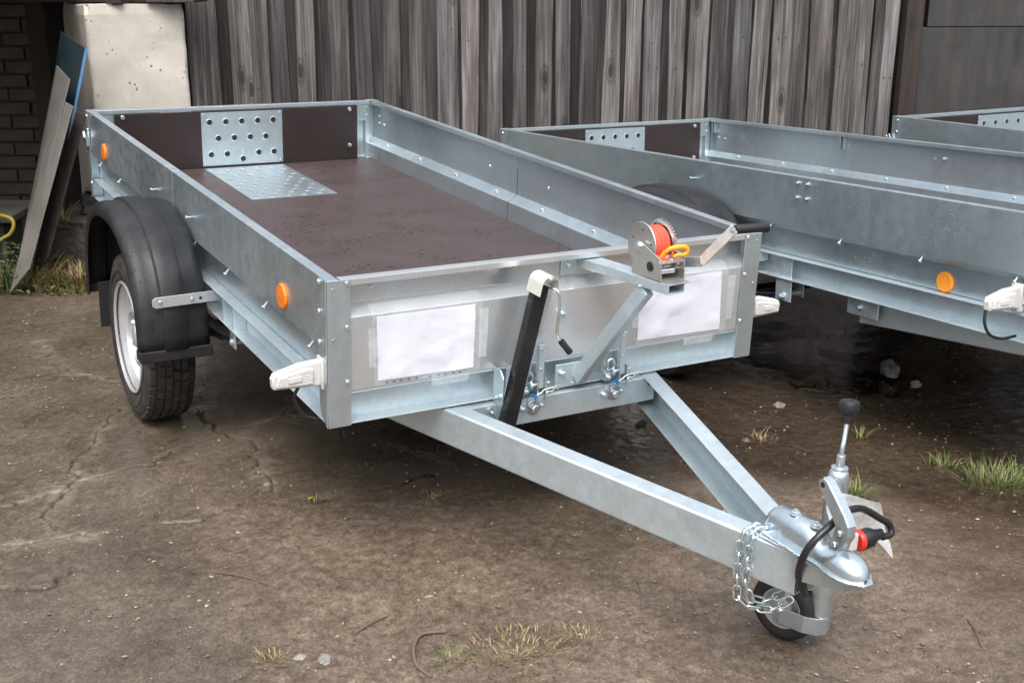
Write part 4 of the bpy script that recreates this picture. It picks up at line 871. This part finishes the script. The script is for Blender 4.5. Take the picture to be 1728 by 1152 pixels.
# ---------------- cable and plug
cab = smooth_path([(0.652, -0.92, -0.425), (0.648, -0.965, -0.440), (0.637, -0.992, -0.462), (0.603, -1.002, -0.402), (0.592, -1.022, -0.345), (0.607, -1.032, -0.310), (0.646, -1.030, -0.288), (0.690, -1.012, -0.284), (0.752, -0.985, -0.298), (0.818, -0.955, -0.328), (0.872, -0.950, -0.362), (0.905, -0.950, -0.385), (0.906, -0.957, -0.404), (0.880, -0.957, -0.406)])
cbo = part('trailer_cable', MB().tube(cab, 0.0076, 10), 'black', t1, 60)
pl0, pl1 = Vector((0.818, -0.950, -0.402)), Vector((0.876, -0.955, -0.398)); dp = (pl1 - pl0).normalized()
plo = part('trailer_plug', MB().lathe([(0.0, 0.004), (0.020, 0.004), (0.0215, 0.010), (0.0215, 0.028), (0.018, 0.036), (0.013, 0.042), (0.011, 0.062), (0.0, 0.064)], pl0, dp, 20), 'black', t1, 40)
part('plug_rib', MB().bar(pl0 + dp * 0.01 + Vector((0, 0, -0.022)), pl0 + dp * 0.045 + Vector((0, 0, -0.018)), 0.010, 0.012), 'black', plo, None, 0.002)
part('plug_cap', MB().lathe([(0.0, -0.006), (0.021, -0.006), (0.0235, -0.003), (0.0235, 0.004), (0.020, 0.006)], pl0, dp, 20), 'redplastic', plo, 40)
part('parking_socket', MB().box(0.783, 0.806, -0.962, -0.930, -0.418, -0.378), 'whiteplastic', plo, None, 0.004)
part('socket_bung', MB().lathe([(0.0, 0.0), (0.010, 0.0), (0.011, 0.004), (0.009, 0.012), (0.0, 0.013)], (0.784, -0.950, -0.398), (-1, -0.2, 0), 14), 'redplastic', plo, 40)
T1W = t1.matrix_world.copy()
def onto_trailer(o): o.matrix_world = T1W @ Matrix.Translation((0, 0, ZB)) @ o.matrix_world
bgm = MB(); NX = 12
rows = []
for i in range(NX + 1):
    t = i / NX; r_ = []
    for j in range(9):
        s_ = j / 8
        ext = 0.62 + 0.38 * max(0.0, (t - 0.5) / 0.5) ** 1.5
        p = Vector((0.800, -0.885, -0.325)).lerp(Vector((0.940, -0.895, -0.365)), t) + Vector((0.0, -0.035, -0.110)).lerp(Vector((0.040, -0.020, -0.140)), t) * s_ * ext
        p += Vector((0.003 * math.sin(s_ * 9), 0.004 * math.sin(t * 7 + s_ * 3) + 0.03 * abs(t - 0.80), 0.004 * math.sin(s_ * 6 + t * 4))); r_.append(p)
    rows.append(r_)
bgm.grid(rows); o = link('plastic_bag', bgm.mesh('plastic_bag', MT['bagfilm'], 60)); tag(o, 'clear plastic bag hanging over the black plug beside the coupling', 'bag'); onto_trailer(o)

# ---------------- papers in plastic sleeves on the front board
def front_y(z):   # surface of the front board (y) at height z
    if z < -0.096: return 0.001
    if z < -0.071: return 0.001 + (z + 0.096) / 0.025 * 0.038
    return 0.039
def paper(label, c00, c10, c11, c01, seed, holes=None, sl=None):
    # corners (x, z): bottom-left, bottom-right, top-right, top-left
    def surf(cs, off, wob, nx=18, nz=14):
        rows = []
        for i in range(nz + 1):
            v = i / nz; r_ = []
            for j in range(nx + 1):
                u_ = j / nx
                x = (1 - v) * ((1 - u_) * cs[0][0] + u_ * cs[1][0]) + v * ((1 - u_) * cs[3][0] + u_ * cs[2][0])
                z = (1 - v) * ((1 - u_) * cs[0][1] + u_ * cs[1][1]) + v * ((1 - u_) * cs[3][1] + u_ * cs[2][1])
                b = mnoise.noise(Vector((x * 14 + seed, z * 20, seed))) * wob + 0.45 * mnoise.noise(Vector((x * 46 + seed, z * 60 + x * 30, seed + 3))) * wob
                r_.append((x, front_y(z) - off - max(0, b), z))
            rows.append(r_)
        return MB().grid(rows)
    o = link('paper_sheet', surf((c00, c10, c11, c01), 0.003, 0.007).mesh('paper_sheet', MT['paper'], 60)); tag(o, label, 'paper', 'papers taped to the near trailer'); onto_trailer(o)
    s2 = sl or ((c00[0] - 0.012, c00[1] - 0.010), (c10[0] + 0.014, c10[1] - 0.010), (c11[0] + 0.018, c11[1] + 0.028), (c01[0] - 0.014, c01[1] + 0.026))
    s_ = link('plastic_sleeve', surf(s2, 0.0115, 0.004).mesh('plastic_sleeve', MT['film'], 60), o)
    if holes:
        hb = MB()
        for k, t in enumerate(holes):
            x = c00[0] + 0.015 + (c10[0] - c00[0] - 0.03) * t; z = c00[1] - 0.004 + (c10[1] - c00[1]) * t
            hb.prism([(x + 0.0035 * math.cos(a), z + 0.0016 * math.sin(a)) for a in [i * math.pi / 5 for i in range(10)]], 'y', -0.0128, -0.0122)
        link('punch_holes', hb.mesh('punch_holes', MT['screen']), o)
    for (tx, tz, tw, th_) in ((s2[0][0] - 0.006, (s2[0][1] + s2[3][1]) / 2, 0.020, 0.10), (s2[1][0] + 0.006, (s2[1][1] + s2[2][1]) / 2, 0.022, 0.13), ((s2[0][0] + s2[1][0]) / 2 + 0.06, s2[0][1] - 0.012, 0.10, 0.022)):
        tp = surf(((tx - tw / 2, tz - th_ / 2), (tx + tw / 2, tz - th_ / 2), (tx + tw / 2 + 0.003, tz + th_ / 2), (tx - tw / 2 - 0.002, tz + th_ / 2)), 0.0135, 0.003, 6, 8)
        link('sticky_tape', tp.mesh('sticky_tape', MT['tape'], 60), o)
paper('white paper in a clear sleeve left of the black crank stand', (0.128, -0.266), (0.392, -0.270), (0.392, -0.1005), (0.124, -0.1005), 1.0, holes=[0.02, 0.10, 0.18, 0.27, 0.36, 0.52, 0.62, 0.70, 0.80, 0.88])
paper('white paper in a clear sleeve below the winch handle', (0.902, -0.268), (1.190, -0.272), (1.180, -0.0985), (0.900, -0.1005), 5.3)

# ------------------------------------------------------------------ fence
def fence_pt(l, back=0.0, z=0.0): return LD(l, 6.85 + 0.07 * l + back, z)
FR = [(-1.76,-1.699),(-1.696,-1.601),(-1.524,-1.422),(-1.422,-1.332),(-1.178,-1.088),(-1.007,-0.904),(-0.855,-0.765),(-0.706,-0.622),(-0.563,-0.472),(-0.417,-0.296),(-0.289,-0.191),(-0.138,-0.053),(0.003,0.089),(0.135,0.221),(0.244,0.324),(0.38,0.467),(0.51,0.597),(0.63,0.723),(0.747,0.837),(0.877,0.958),(0.992,1.096),(1.116,1.207),(1.248,1.336),(1.352,1.441),(1.464,1.563),(1.563,1.662),(1.685,1.801),(1.825,1.925),(1.938,2.031),(2.031,2.096),(2.096,2.179)]
fen = thing('plank_fence', 'tall weathered fence of grey upright planks behind the trailers', 'fence', fence_pt(0.2, 0.05))
fdir = (fence_pt(1) - fence_pt(0)).normalized(); fang = math.atan2(fdir.y, fdir.x)
def plank(wd, ht, th, seed, mat, parent, pos, lean=0.0, dep=0.0):
    rs = random.Random(seed); NZ = 14; mb = MB(); ph = rs.random() * 9
    rows = [[], [], [], []]
    for i in range(NZ + 1):
        z = ht * i / NZ
        e0 = 0.006 * math.sin(z * 3.1 + ph) + rs.uniform(-0.0016, 0.0016); e1 = 0.006 * math.sin(z * 2.3 + ph * 2) + rs.uniform(-0.0016, 0.0016); cup = 0.004 * math.sin(z * 1.3 + ph)
        for r_, (x, y) in zip(rows, ((-wd / 2 + e0, -th / 2 + cup), (wd / 2 + e1, -th / 2 - cup), (wd / 2 + e1, th / 2), (-wd / 2 + e0, th / 2))): r_.append((x, y, z))
    rows.append(rows[0])
    mb.grid(rows); mb.add([r_[-1] for r_ in rows[:4]], [(0, 1, 2, 3)])
    o = link('plank', mb.mesh('plank', MT[mat]), parent, pos - parent.location, (0, lean, fang + rs.uniform(-0.04, 0.04))); bevel(o, 0.003, 1); return o
prev = None
for i, (a, b) in enumerate(FR):
    z0 = -0.03
    plank(b - a + 0.002, 2.05 + random.uniform(-0.05, 0.05), 0.024, i, 'plank', fen, fence_pt((a + b) / 2, random.uniform(-0.008, 0.014), z0), random.uniform(-0.006, 0.006))
    if prev is not None:
        g = a - prev; n_ = 2 if g > 0.14 else 1
        for k in range(n_):
            wd = g / n_ + 0.030; plank(wd - 0.003 * k, 2.0, 0.022, 200 + i * 3 + k, 'plank_gap_shade', fen, fence_pt(prev + g * (k + 0.5) / n_, 0.050 + 0.014 * k, z0), random.uniform(-0.005, 0.005))
    prev = b
NAIL = MB().lathe([(0.004, 0.0), (0.004, 0.002), (0.0, 0.0025)], (0, 0, 0), (0, -1, 0), 8).mesh('nail', MT['screen'])
for i, (a, b) in enumerate(FR):
    for z in (0.98 + 0.02 * math.sin(i * 1.7),):
        for q in ((0.3, 0.7) if i % 3 == 0 else (0.5,) if i % 3 == 1 else ()):
            link('nail', NAIL, fen, fence_pt(a + (b - a) * q, -0.0195 + 0.0, z + random.uniform(-0.16, 0.14)) - fen.location, (0, 0, fang))
for z in (0.35, 1.55):
    p0, p1 = fence_pt(-1.9, 0.10, z) - fen.location, fence_pt(2.25, 0.10, z) - fen.location
    link('fence_rail', MB().bar(p0, p1, 0.05, 0.10).mesh('fence_rail', MT['plank_brown']), fen)
# door post and stained plywood at the right end
o = link('timber_post', MB().box(-0.048, 0.048, -0.05, 0.05, 0, 2.2).mesh('timber_post', MT['plank_brown']), None, LD(2.262, 7.02, -0.03), (0, 0, -YAW)); bevel(o, 0.006); tag(o, 'dark brown timber post at the right end of the fence', 'post')
o = link('timber_post', MB().box(-0.035, 0.035, -0.03, 0.03, 0, 2.2).mesh('timber_post', MT['plank_brown']), None, LD(2.36, 7.16, -0.03), (0, 0, -YAW)); bevel(o, 0.006); tag(o, 'narrow dark timber jamb half hidden behind the plywood edge', 'post')
pw = MB().box(0, 1.5, -0.009, 0.009, 0, 1.138); o = link('plywood_sheet', pw.mesh('plywood_sheet', MT['plywood']), None, LD(2.320, 7.00, -0.02), (R(-1), 0, -YAW + R(3))); bevel(o, 0.003); tag(o, 'large dark stained plywood sheet, the lower one at the right end', 'board', 'dark plywood boards')
pw = MB().box(0, 1.5, -0.009, 0.009, 0, 0.95); o = link('plywood_sheet', pw.mesh('plywood_sheet', MT['plywood']), None, LD(2.345, 7.018, 1.1215), (R(-1), 0, -YAW + R(3))); bevel(o, 0.003); tag(o, 'upper dark plywood sheet with white specks, above the seam at top right', 'board', 'dark plywood boards')
o = link('back_boarding', MB().box(-0.2, 3.5, 0.0, 0.05, 0, 2.2).mesh('back_boarding', MT['darkwood']), None, LD(2.2, 7.35, -0.03), (0, 0, -YAW)); tag(o, 'dark boarding closing the gap behind the plywood', 'wall')

# ------------------------------------------------------------------ shed corner at the left
def obox(name, mat, l0, l1, d0, d1, z0, z1, parent=None, bev=0.0):
    c = LD((l0 + l1) / 2, (d0 + d1) / 2, z0); hx, hy = (l1 - l0) / 2, (d1 - d0) / 2
    o = link(name, MB().box(-hx, hx, -hy, hy, 0, z1 - z0).mesh(name, MT[mat]), None, c, (0, 0, -YAW))
    if bev: bevel(o, bev)
    if parent: o.parent = parent; o.location = c - parent.location
    return o
def rough_block(name, mat, l0, l1, d0, d1, z0, z1, amp, seed, n=14):
    c = LD((l0 + l1) / 2, (d0 + d1) / 2, z0); hx, hy, hz = (l1 - l0) / 2, (d1 - d0) / 2, z1 - z0
    b = bmesh.new(); bmesh.ops.create_cube(b, size=1.0); bmesh.ops.subdivide_edges(b, edges=b.edges[:], cuts=n, use_grid_fill=True)
    for v in b.verts:
        p = Vector((v.co.x * 2 * hx, v.co.y * 2 * hy, (v.co.z + 0.5) * hz)); q = p * 9 + Vector((seed, seed * 2, 0))
        edge = sum(1 for a in (abs(v.co.x), abs(v.co.y), abs(v.co.z)) if a > 0.49)
        k = amp * (1.0 + 1.6 * max(0, edge - 1))
        v.co = p + Vector((mnoise.noise(q), mnoise.noise(q + Vector((7, 3, 1))), mnoise.noise(q + Vector((1, 9, 4))))) * k + Vector((mnoise.noise(q * 4), mnoise.noise(q * 4 + Vector((5, 5, 5))), 0)) * k * 0.4 - Vector((v.co.x, v.co.y, v.co.z * 0.5)) * k * max(0, edge - 1) * 1.5
    me = bpy.data.meshes.new(name); b.to_mesh(me); b.free(); me.materials.append(MT[mat])
    return link(name, me, None, c, (0, 0, -YAW))
o = rough_block('concrete_pillar', 'concrete', -0.25, 0.25, -0.29, 0.29, 0.0, 1.268, 0.0035, 3.0, 26); o.location = LD(-2.13, 6.2) + Vector((0.25, 0.29, 0)); o.rotation_euler = (0, 0, 0); tag(o, 'pale pitted concrete pillar standing behind the near trailer\'s rear corner', 'pillar')
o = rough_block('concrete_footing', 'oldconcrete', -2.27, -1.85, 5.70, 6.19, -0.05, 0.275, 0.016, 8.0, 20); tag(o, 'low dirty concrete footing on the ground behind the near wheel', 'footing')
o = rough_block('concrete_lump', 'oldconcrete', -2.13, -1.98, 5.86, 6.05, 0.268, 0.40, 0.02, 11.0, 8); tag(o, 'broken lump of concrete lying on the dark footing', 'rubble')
sh = thing('brick_shed', 'dark open shed with a dingy brick wall at the far left', 'shed', LD(-3.0, 7.5))
obox('back_wall', 'mortar', -5.0, -1.66, 7.56, 7.75, -0.05, 2.2, sh); obox('unseen_shade_wall', 'mortar', -4.2, -4.0, 4.6, 7.7, -0.05, 2.2, sh)  # second wall is added out of view to block light from the bay
obox('roof', 'darkwood', -5.2, -1.62, 6.64, 8.0, 1.42, 1.50, sh); obox('roof', 'darkwood', -5.2, -2.22, 4.9, 6.64, 1.425, 1.505, sh)  # second piece: overhang carried forward out of view to darken the bay
obox('eaves_beam', 'darkwood', -5.0, -1.60, 6.40, 6.60, 1.275, 1.42, sh, 0.01); obox('beam_end', 'plank_brown', -2.04, -1.96, 6.26, 6.40, 1.272, 1.36, sh, 0.004); obox('beam_end', 'plank_brown', -1.86, -1.62, 6.34, 6.395, 1.276, 1.34, sh, 0.004)
obox('door_jamb', 'plank_brown', -2.72, -2.62, 7.05, 7.15, -0.03, 1.42, sh, 0.006); obox('inner_wall', 'darkwood', -2.66, -2.56, 6.80, 7.5, -0.03, 1.42, sh)
br = MB().box(-0.124, 0.124, -0.02, 0.02, -0.036, 0.036).mesh('brick', MT['brick'])
for r_ in range(17):
    for k in range(5):
        l = -4.02 + 0.26 * k + (0.13 if r_ % 2 else 0) + random.uniform(-0.004, 0.004)
        if l > -2.62: continue
        o = link('brick', br, sh, LD(l, 7.548 + random.uniform(-0.003, 0.003), 0.02 + 0.0835 * r_) - sh.location, (0, random.uniform(-0.008, 0.008), -YAW)); bevel(o, 0.004, 1)
# leaning sheets
def slab(name, corners, th, mat, label, cat, group=None, edge=None):
    p = [LD(*c) for c in corners]; n = (p[1] - p[0]).cross(p[3] - p[0]).normalized() * th
    base = Vector((sum(q.x for q in p) / 4, sum(q.y for q in p) / 4, min(q.z for q in p)))
    mb = MB().add([q - base for q in p] + [q - base + n for q in p], [(0, 1, 2, 3), (7, 6, 5, 4), (0, 4, 5, 1), (1, 5, 6, 2), (2, 6, 7, 3), (3, 7, 4, 0)])
    me = mb.mesh(name, MT[mat]); o = link(name, me, None, base)
    tag(o, label, cat, group); bevel(o, 0.001, 1); return o
slab('grey_sheet', [(-2.172, 5.86, 1.005), (-2.060, 5.70, 0.955), (-2.245, 5.42, 0.20), (-2.350, 5.50, 0.05)], 0.006, 'greysheet', 'tall scuffed grey sheet leaning towards the pillar, its top in front of the blue panel', 'sheet', 'sheets leaning by the shed')
slab('grey_sheet', [(-2.125, 5.72, 0.868), (-2.030, 5.62, 0.842), (-2.210, 5.34, 0.14), (-2.330, 5.38, 0.015)], 0.006, 'greysheet', 'lower scuffed grey sheet, nearest of the leaning stack', 'sheet', 'sheets leaning by the shed')
slab('dark_sheet', [(-2.120, 5.80, 0.80), (-2.012, 5.72, 0.79), (-2.170, 5.46, 0.16), (-2.28, 5.50, 0.04)], 0.010, 'darkwood', 'dark board in the leaning stack behind the grey sheets', 'sheet', 'sheets leaning by the shed')
bs = slab('blue_panel', [(-2.215, 6.08, 1.150), (-2.022, 5.86, 1.082), (-2.170, 5.62, 0.345), (-2.360, 5.86, 0.34)], 0.008, 'bluesheet', 'chipped blue panel leaning against the pale pillar', 'panel', 'sheets leaning by the shed')
b0, b1 = LD(-2.020, 5.857, 1.084) - bs.location, LD(-2.168, 5.616, 0.345) - bs.location
link('painted_edge', MB().bar(b0, b1, 0.010, 0.012, (1, 0, 0)).mesh('painted_edge', MT['blueedge']), bs)
# yellow hose loop on a slab
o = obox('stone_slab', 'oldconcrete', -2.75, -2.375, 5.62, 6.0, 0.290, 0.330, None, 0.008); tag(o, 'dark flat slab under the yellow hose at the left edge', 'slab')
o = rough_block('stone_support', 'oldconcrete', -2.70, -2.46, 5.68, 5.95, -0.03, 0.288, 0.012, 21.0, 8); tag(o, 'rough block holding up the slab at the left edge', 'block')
hp = smooth_path([LD(-2.62, 5.66, 0.341), LD(-2.48, 5.60, 0.341), LD(-2.395, 5.57, 0.338), LD(-2.352, 5.56, 0.322), LD(-2.345, 5.55, 0.29), LD(-2.365, 5.54, 0.255), LD(-2.41, 5.53, 0.228), LD(-2.50, 5.50, 0.15), LD(-2.60, 5.46, 0.02)], 8)
c0 = hp[-1].copy(); c0.z = 0; o = link('garden_hose', MB().tube([p - c0 for p in hp], 0.009, 10).mesh('garden_hose', MT['hose'], 60), None, c0); tag(o, 'yellow hose looping down over the slab at the left edge', 'hose')

# ------------------------------------------------------------------ plants
def tuft_mesh(n, h, spread, seed, mat, flat=0.55, bw=0.003):
    rs = random.Random(seed); mb = MB()
    for i in range(int(n * 1.9)):
        a = rs.uniform(0, 6.283); r_ = spread * rs.random() ** 0.7; b = Vector((r_ * math.cos(a), r_ * math.sin(a), -0.004))
        a2 = a + rs.uniform(-0.9, 0.9); hh = h * rs.uniform(0.45, 1.1); out = hh * rs.uniform(0.15, 0.9) * (1 + flat); wdt = bw * rs.uniform(0.6, 1.2)
        dr_ = Vector((math.cos(a2), math.sin(a2), 0)); sd2 = Vector((-dr_.y, dr_.x, 0)); vs_ = []
        for t, ww in ((0, 1.0), (0.4, 0.9), (0.75, 0.6), (1.0, 0.08)):
            p = b + dr_ * out * t * t + Vector((0, 0, hh * (t - 0.35 * flat * t * t)))
            vs_ += [p - sd2 * wdt * ww / 2, p + sd2 * wdt * ww / 2]
        mb.add(vs_, [(0, 1, 3, 2), (2, 3, 5, 4), (4, 5, 7, 6)])
    me = bpy.data.meshes.new('grass_tuft'); me.from_pydata(mb.v, [], mb.f); me.materials.append(MT[mat]); return me
def gpos(x, y): return Vector((x, y, ground_z(x, y)))
G = 'grass tufts growing through the yard'
for (x, y, n, h, sp, mat, lab) in [
    (2.93, 2.115, 150, 0.075, 0.115, 'grass', 'largest green grass tuft, by the right edge of the yard'),
    (2.915, 2.325, 40, 0.045, 0.055, 'grass', 'small broad grass clump just left of the largest tuft'),
    (2.494, 2.275, 60, 0.065, 0.045, 'grass', 'grass tuft right beside the jockey wheel tube'),
    (2.925, 2.667, 18, 0.055, 0.02, 'grass', 'tiny sprig of grass right of the black crank knob'),
    (2.602, 2.81, 40, 0.035, 0.05, 'drygrass', 'low yellowish tuft beyond the right drawbar beam'),
    (1.99, 2.50, 30, 0.02, 0.07, 'grass', 'thin moss and grass seen between the two drawbar beams'),
    (1.20, 2.03, 130, 0.024, 0.12, 'drygrass', 'straw-coloured grass patch at the bottom of the yard'),
    (1.065, 2.10, 70, 0.018, 0.05, 'grass', 'green moss inside the thin curved strip at the bottom'),
    (1.36, 2.02, 30, 0.02, 0.06, 'drygrass', 'dry wisps right of the straw grass patch'),
    (0.72, 2.30, 30, 0.02, 0.05, 'drygrass', 'few dry stems by the pale stones at bottom left'),
    (1.10, 3.02, 24, 0.025, 0.03, 'grass', 'bright green seedling in the crack below the near trailer'),
    (1.40, 2.86, 26, 0.03, 0.035, 'drygrass', 'sparse wisp of grass in the crack under the left drawbar beam')]:
    tag(link('grass_tuft', tuft_mesh(n, h, sp, int(x * 1000), mat), None, gpos(x, y)), lab, 'grass', G)
# weed bank by the shed: dry stalks, grass and leaves
rs = random.Random(5); mbw = MB()
def leaf(mb, p, d, ln, wd, up):
    d = d.normalized(); s_ = d.cross(Vector((0, 0, 1))).normalized(); t = p + d * ln * 0.5 + Vector((0, 0, up)); e = p + d * ln
    mb.add([p, t + s_ * wd / 2, e, t - s_ * wd / 2], [(0, 1, 2, 3)])
for i in range(420):
    l = rs.uniform(-2.62, -2.0); dd = 5.58 + rs.uniform(-0.22, 0.12) - 0.05 * (l + 2.3); z = rs.random() ** 1.8 * (0.20 if l < -2.2 else 0.08)
    a = rs.uniform(0, 6.28); leaf(mbw, LD(l, dd, z), Vector((math.cos(a), math.sin(a), rs.uniform(-0.2, 0.5))), rs.uniform(0.02, 0.05), rs.uniform(0.012, 0.03), 0.004)
me = bpy.data.meshes.new('weed_bank'); me.from_pydata(mbw.v, [], mbw.f); me.materials.append(MT['weed']); o = link('weed_bank', me); o['kind'] = 'stuff'; tag(o, 'low green and brown weeds along the shed base', 'weeds')
for (l, dd, n, h, sp, mat, lab) in [(-2.05, 5.56, 220, 0.12, 0.16, 'drygrass', 'straw-coloured grass at the foot of the footing beside the near wheel'), (-2.22, 5.50, 60, 0.17, 0.07, 'drygrass', 'tall dry stalks in front of the leaning sheets'),
                                    (-2.43, 5.50, 90, 0.14, 0.13, 'weed', 'green weeds at the foot of the grey sheets'), (-2.185, 5.76, 26, 0.10, 0.03, 'drygrass', 'dry sprig growing on top of the footing under the blue panel')]:
    p = LD(l, dd, 0.275 if 'on top' in lab else 0.0); tag(link('grass_tuft', tuft_mesh(n, h, sp, int(abs(l) * 999), mat, 0.3, 0.006), None, p), lab, 'grass', G)

# ------------------------------------------------------------------ small things on the ground
def rock(name, x, y, sx, sy, sz, seed, mat, label, z=None):
    b = bmesh.new(); bmesh.ops.create_icosphere(b, subdivisions=3, radius=1.0)
    for v in b.verts:
        q = v.co * 1.4 + Vector((seed, seed, seed)); k = 1 + 0.42 * mnoise.noise(q) + 0.16 * mnoise.noise(q * 3)
        v.co = Vector((v.co.x * sx * k, v.co.y * sy * k, max(v.co.z, -0.3) * sz * k))
    me = bpy.data.meshes.new(name); b.to_mesh(me); b.free(); me.materials.append(MT[mat])
    p = gpos(x, y); p.z = (p.z if z is None else z) + sz * 0.22
    tag(link(name, me, None, p, (0, 0, seed)), label, 'stone', 'stones lying in the yard')
rock('stone', 3.55, 3.13, 0.048, 0.034, 0.038, 1.3, 'stone', 'pale stone sticking out of the puddle below the middle trailer', -0.07)
rock('stone', 3.50, 2.95, 0.020, 0.016, 0.020, 2.9, 'whitestone', 'small pale stone right of the big one in the puddle', -0.06)
rock('stone', 2.95, 3.10, 0.03, 0.02, 0.008, 4.1, 'stone', 'dark flat stone at the puddle edge')
rock('stone', 2.556, 2.83, 0.012, 0.008, 0.006, 5.2, 'whitestone', 'white chip beside the low yellowish tuft')
rock('stone', 0.775, 2.275, 0.016, 0.009, 0.006, 6.4, 'whitestone', 'white chip among the dry stems at bottom left')
rock('stone', 0.82, 2.24, 0.018, 0.014, 0.008, 7.7, 'stone', 'grey lump just right of the white chip at bottom left')
rock('stone', 1.02, 3.20, 0.010, 0.010, 0.009, 8.3, 'stone', 'lone grey pebble in the middle of the cracked concrete')
rock('stone', 1.145, 2.37, 0.012, 0.006, 0.004, 9.2, 'whitestone', 'white sliver on the broken edge above the straw grass')
o = link('curved_strip', MB().tube(smooth_path([gpos(1.105, 2.20) + Vector((0, 0, 0.006)), gpos(1.05, 2.215) + Vector((0, 0, 0.008)), gpos(1.01, 2.175) + Vector((0, 0, 0.008)), gpos(0.985, 2.11) + Vector((0, 0, 0.006)), gpos(0.995, 2.055) + Vector((0, 0, 0.003))]), 0.004, 8).mesh('curved_strip', MT['twig'], 60)); tag(o, 'thin curved brown strip lying round the moss at the bottom', 'scrap')
o = link('wood_chip', MB().prism([(-0.028, -0.008), (0.02, -0.014), (0.030, 0.0), (0.014, 0.012), (-0.024, 0.010)], 'z', 0, 0.008).mesh('wood_chip', MT['screen']), None, gpos(2.326, 3.11) + Vector((0, 0, 0.003)), (0, 0, 0.5)); tag(o, 'black chip lying just behind the cross beam\'s right end', 'scrap')
for (p, q, r_, lab) in [((0.705, 2.773), (0.837, 2.59), 0.0016, 'thin pale twig lying on the ground at left'), ((0.915, 2.30), (1.03, 2.335), 0.0022, 'thin straw left of the straw grass patch'), ((2.20, 1.63), (2.13, 1.53), 0.0018, 'bent dark twig near the right bottom corner'), ((1.63, 2.17), (1.56, 2.06), 0.0012, 'very thin stem right of the straw grass')]:
    a, b = gpos(*p) + Vector((0, 0, 0.004)), gpos(*q) + Vector((0, 0, 0.004)); mid = (a + b) / 2 + Vector((0.008, 0.006, 0.004))
    o = link('twig', MB().tube(smooth_path([a - a, mid - a, b - a], 4), r_, 6).mesh('twig', MT['twig'], 60), None, a); tag(o, lab, 'twig', 'twigs on the ground')
for (x, y, s_, rot, lab) in [(2.045, 2.44, 0.020, 0.4, 'yellow leaf on the ground between the drawbar beams'), (1.96, 2.47, 0.016, 1.7, 'smaller yellow-green leaf between the drawbar beams'), (1.095, 3.035, 0.012, 2.2, 'yellow leaf beside the seedling in the crack')]:
    mb = MB().add([(0, -s_, 0.004), (s_ * 0.6, -s_ * 0.2, 0.007), (s_ * 0.3, s_ * 0.8, 0.004), (-s_ * 0.3, s_ * 0.8, 0.006), (-s_ * 0.6, -s_ * 0.2, 0.004)], [(0, 1, 2, 3, 4)])
    tag(link('fallen_leaf', mb.mesh('fallen_leaf', MT['leafy']), None, gpos(x, y) + Vector((0, 0, 0.005)), (0, 0, rot)), lab, 'leaf', 'fallen leaves')
# uncountable grit scattered over the yard
rs = random.Random(11); v_ = []; f_ = []
ico = [(0, 0, 1), (0.9, 0, 0.2), (0, 0.9, 0.2), (-0.9, 0, 0.1), (0, -0.9, 0.15), (0, 0, -0.6)]; icf = [(0, 1, 2), (0, 2, 3), (0, 3, 4), (0, 4, 1), (5, 2, 1), (5, 3, 2), (5, 4, 3), (5, 1, 4)]
for i in range(9000):
    d_ = 1.8 + rs.random() ** 1.3 * 3.4; l = rs.uniform(-0.45, 0.47) * d_ * 1.02; p = LD(l, d_)
    if mnoise.noise(Vector((p.x * 1.7, p.y * 1.7, 0))) < rs.uniform(-0.5, 0.35) and rs.random() < 0.7: continue
    s_ = 0.0014 + 0.0055 * rs.random() ** 5; a = rs.uniform(0, 3.14); k = rs.uniform(0.5, 1.6); o_ = len(v_); z = ground_z(p.x, p.y) + 0.002
    for (x, y, zz) in ico: xx, yy = x * s_ * k, y * s_; v_.append((p.x + xx * math.cos(a) - yy * math.sin(a), p.y + xx * math.sin(a) + yy * math.cos(a), z + zz * s_ * 0.7))
    f_ += [tuple(j + o_ for j in f) for f in icf]
me = bpy.data.meshes.new('grit'); me.from_pydata(v_, [], f_); me.materials.append(MT['debris']); o = link('grit', me); o['kind'] = 'stuff'; tag(o, 'loose grit and small chips scattered over the yard', 'grit')
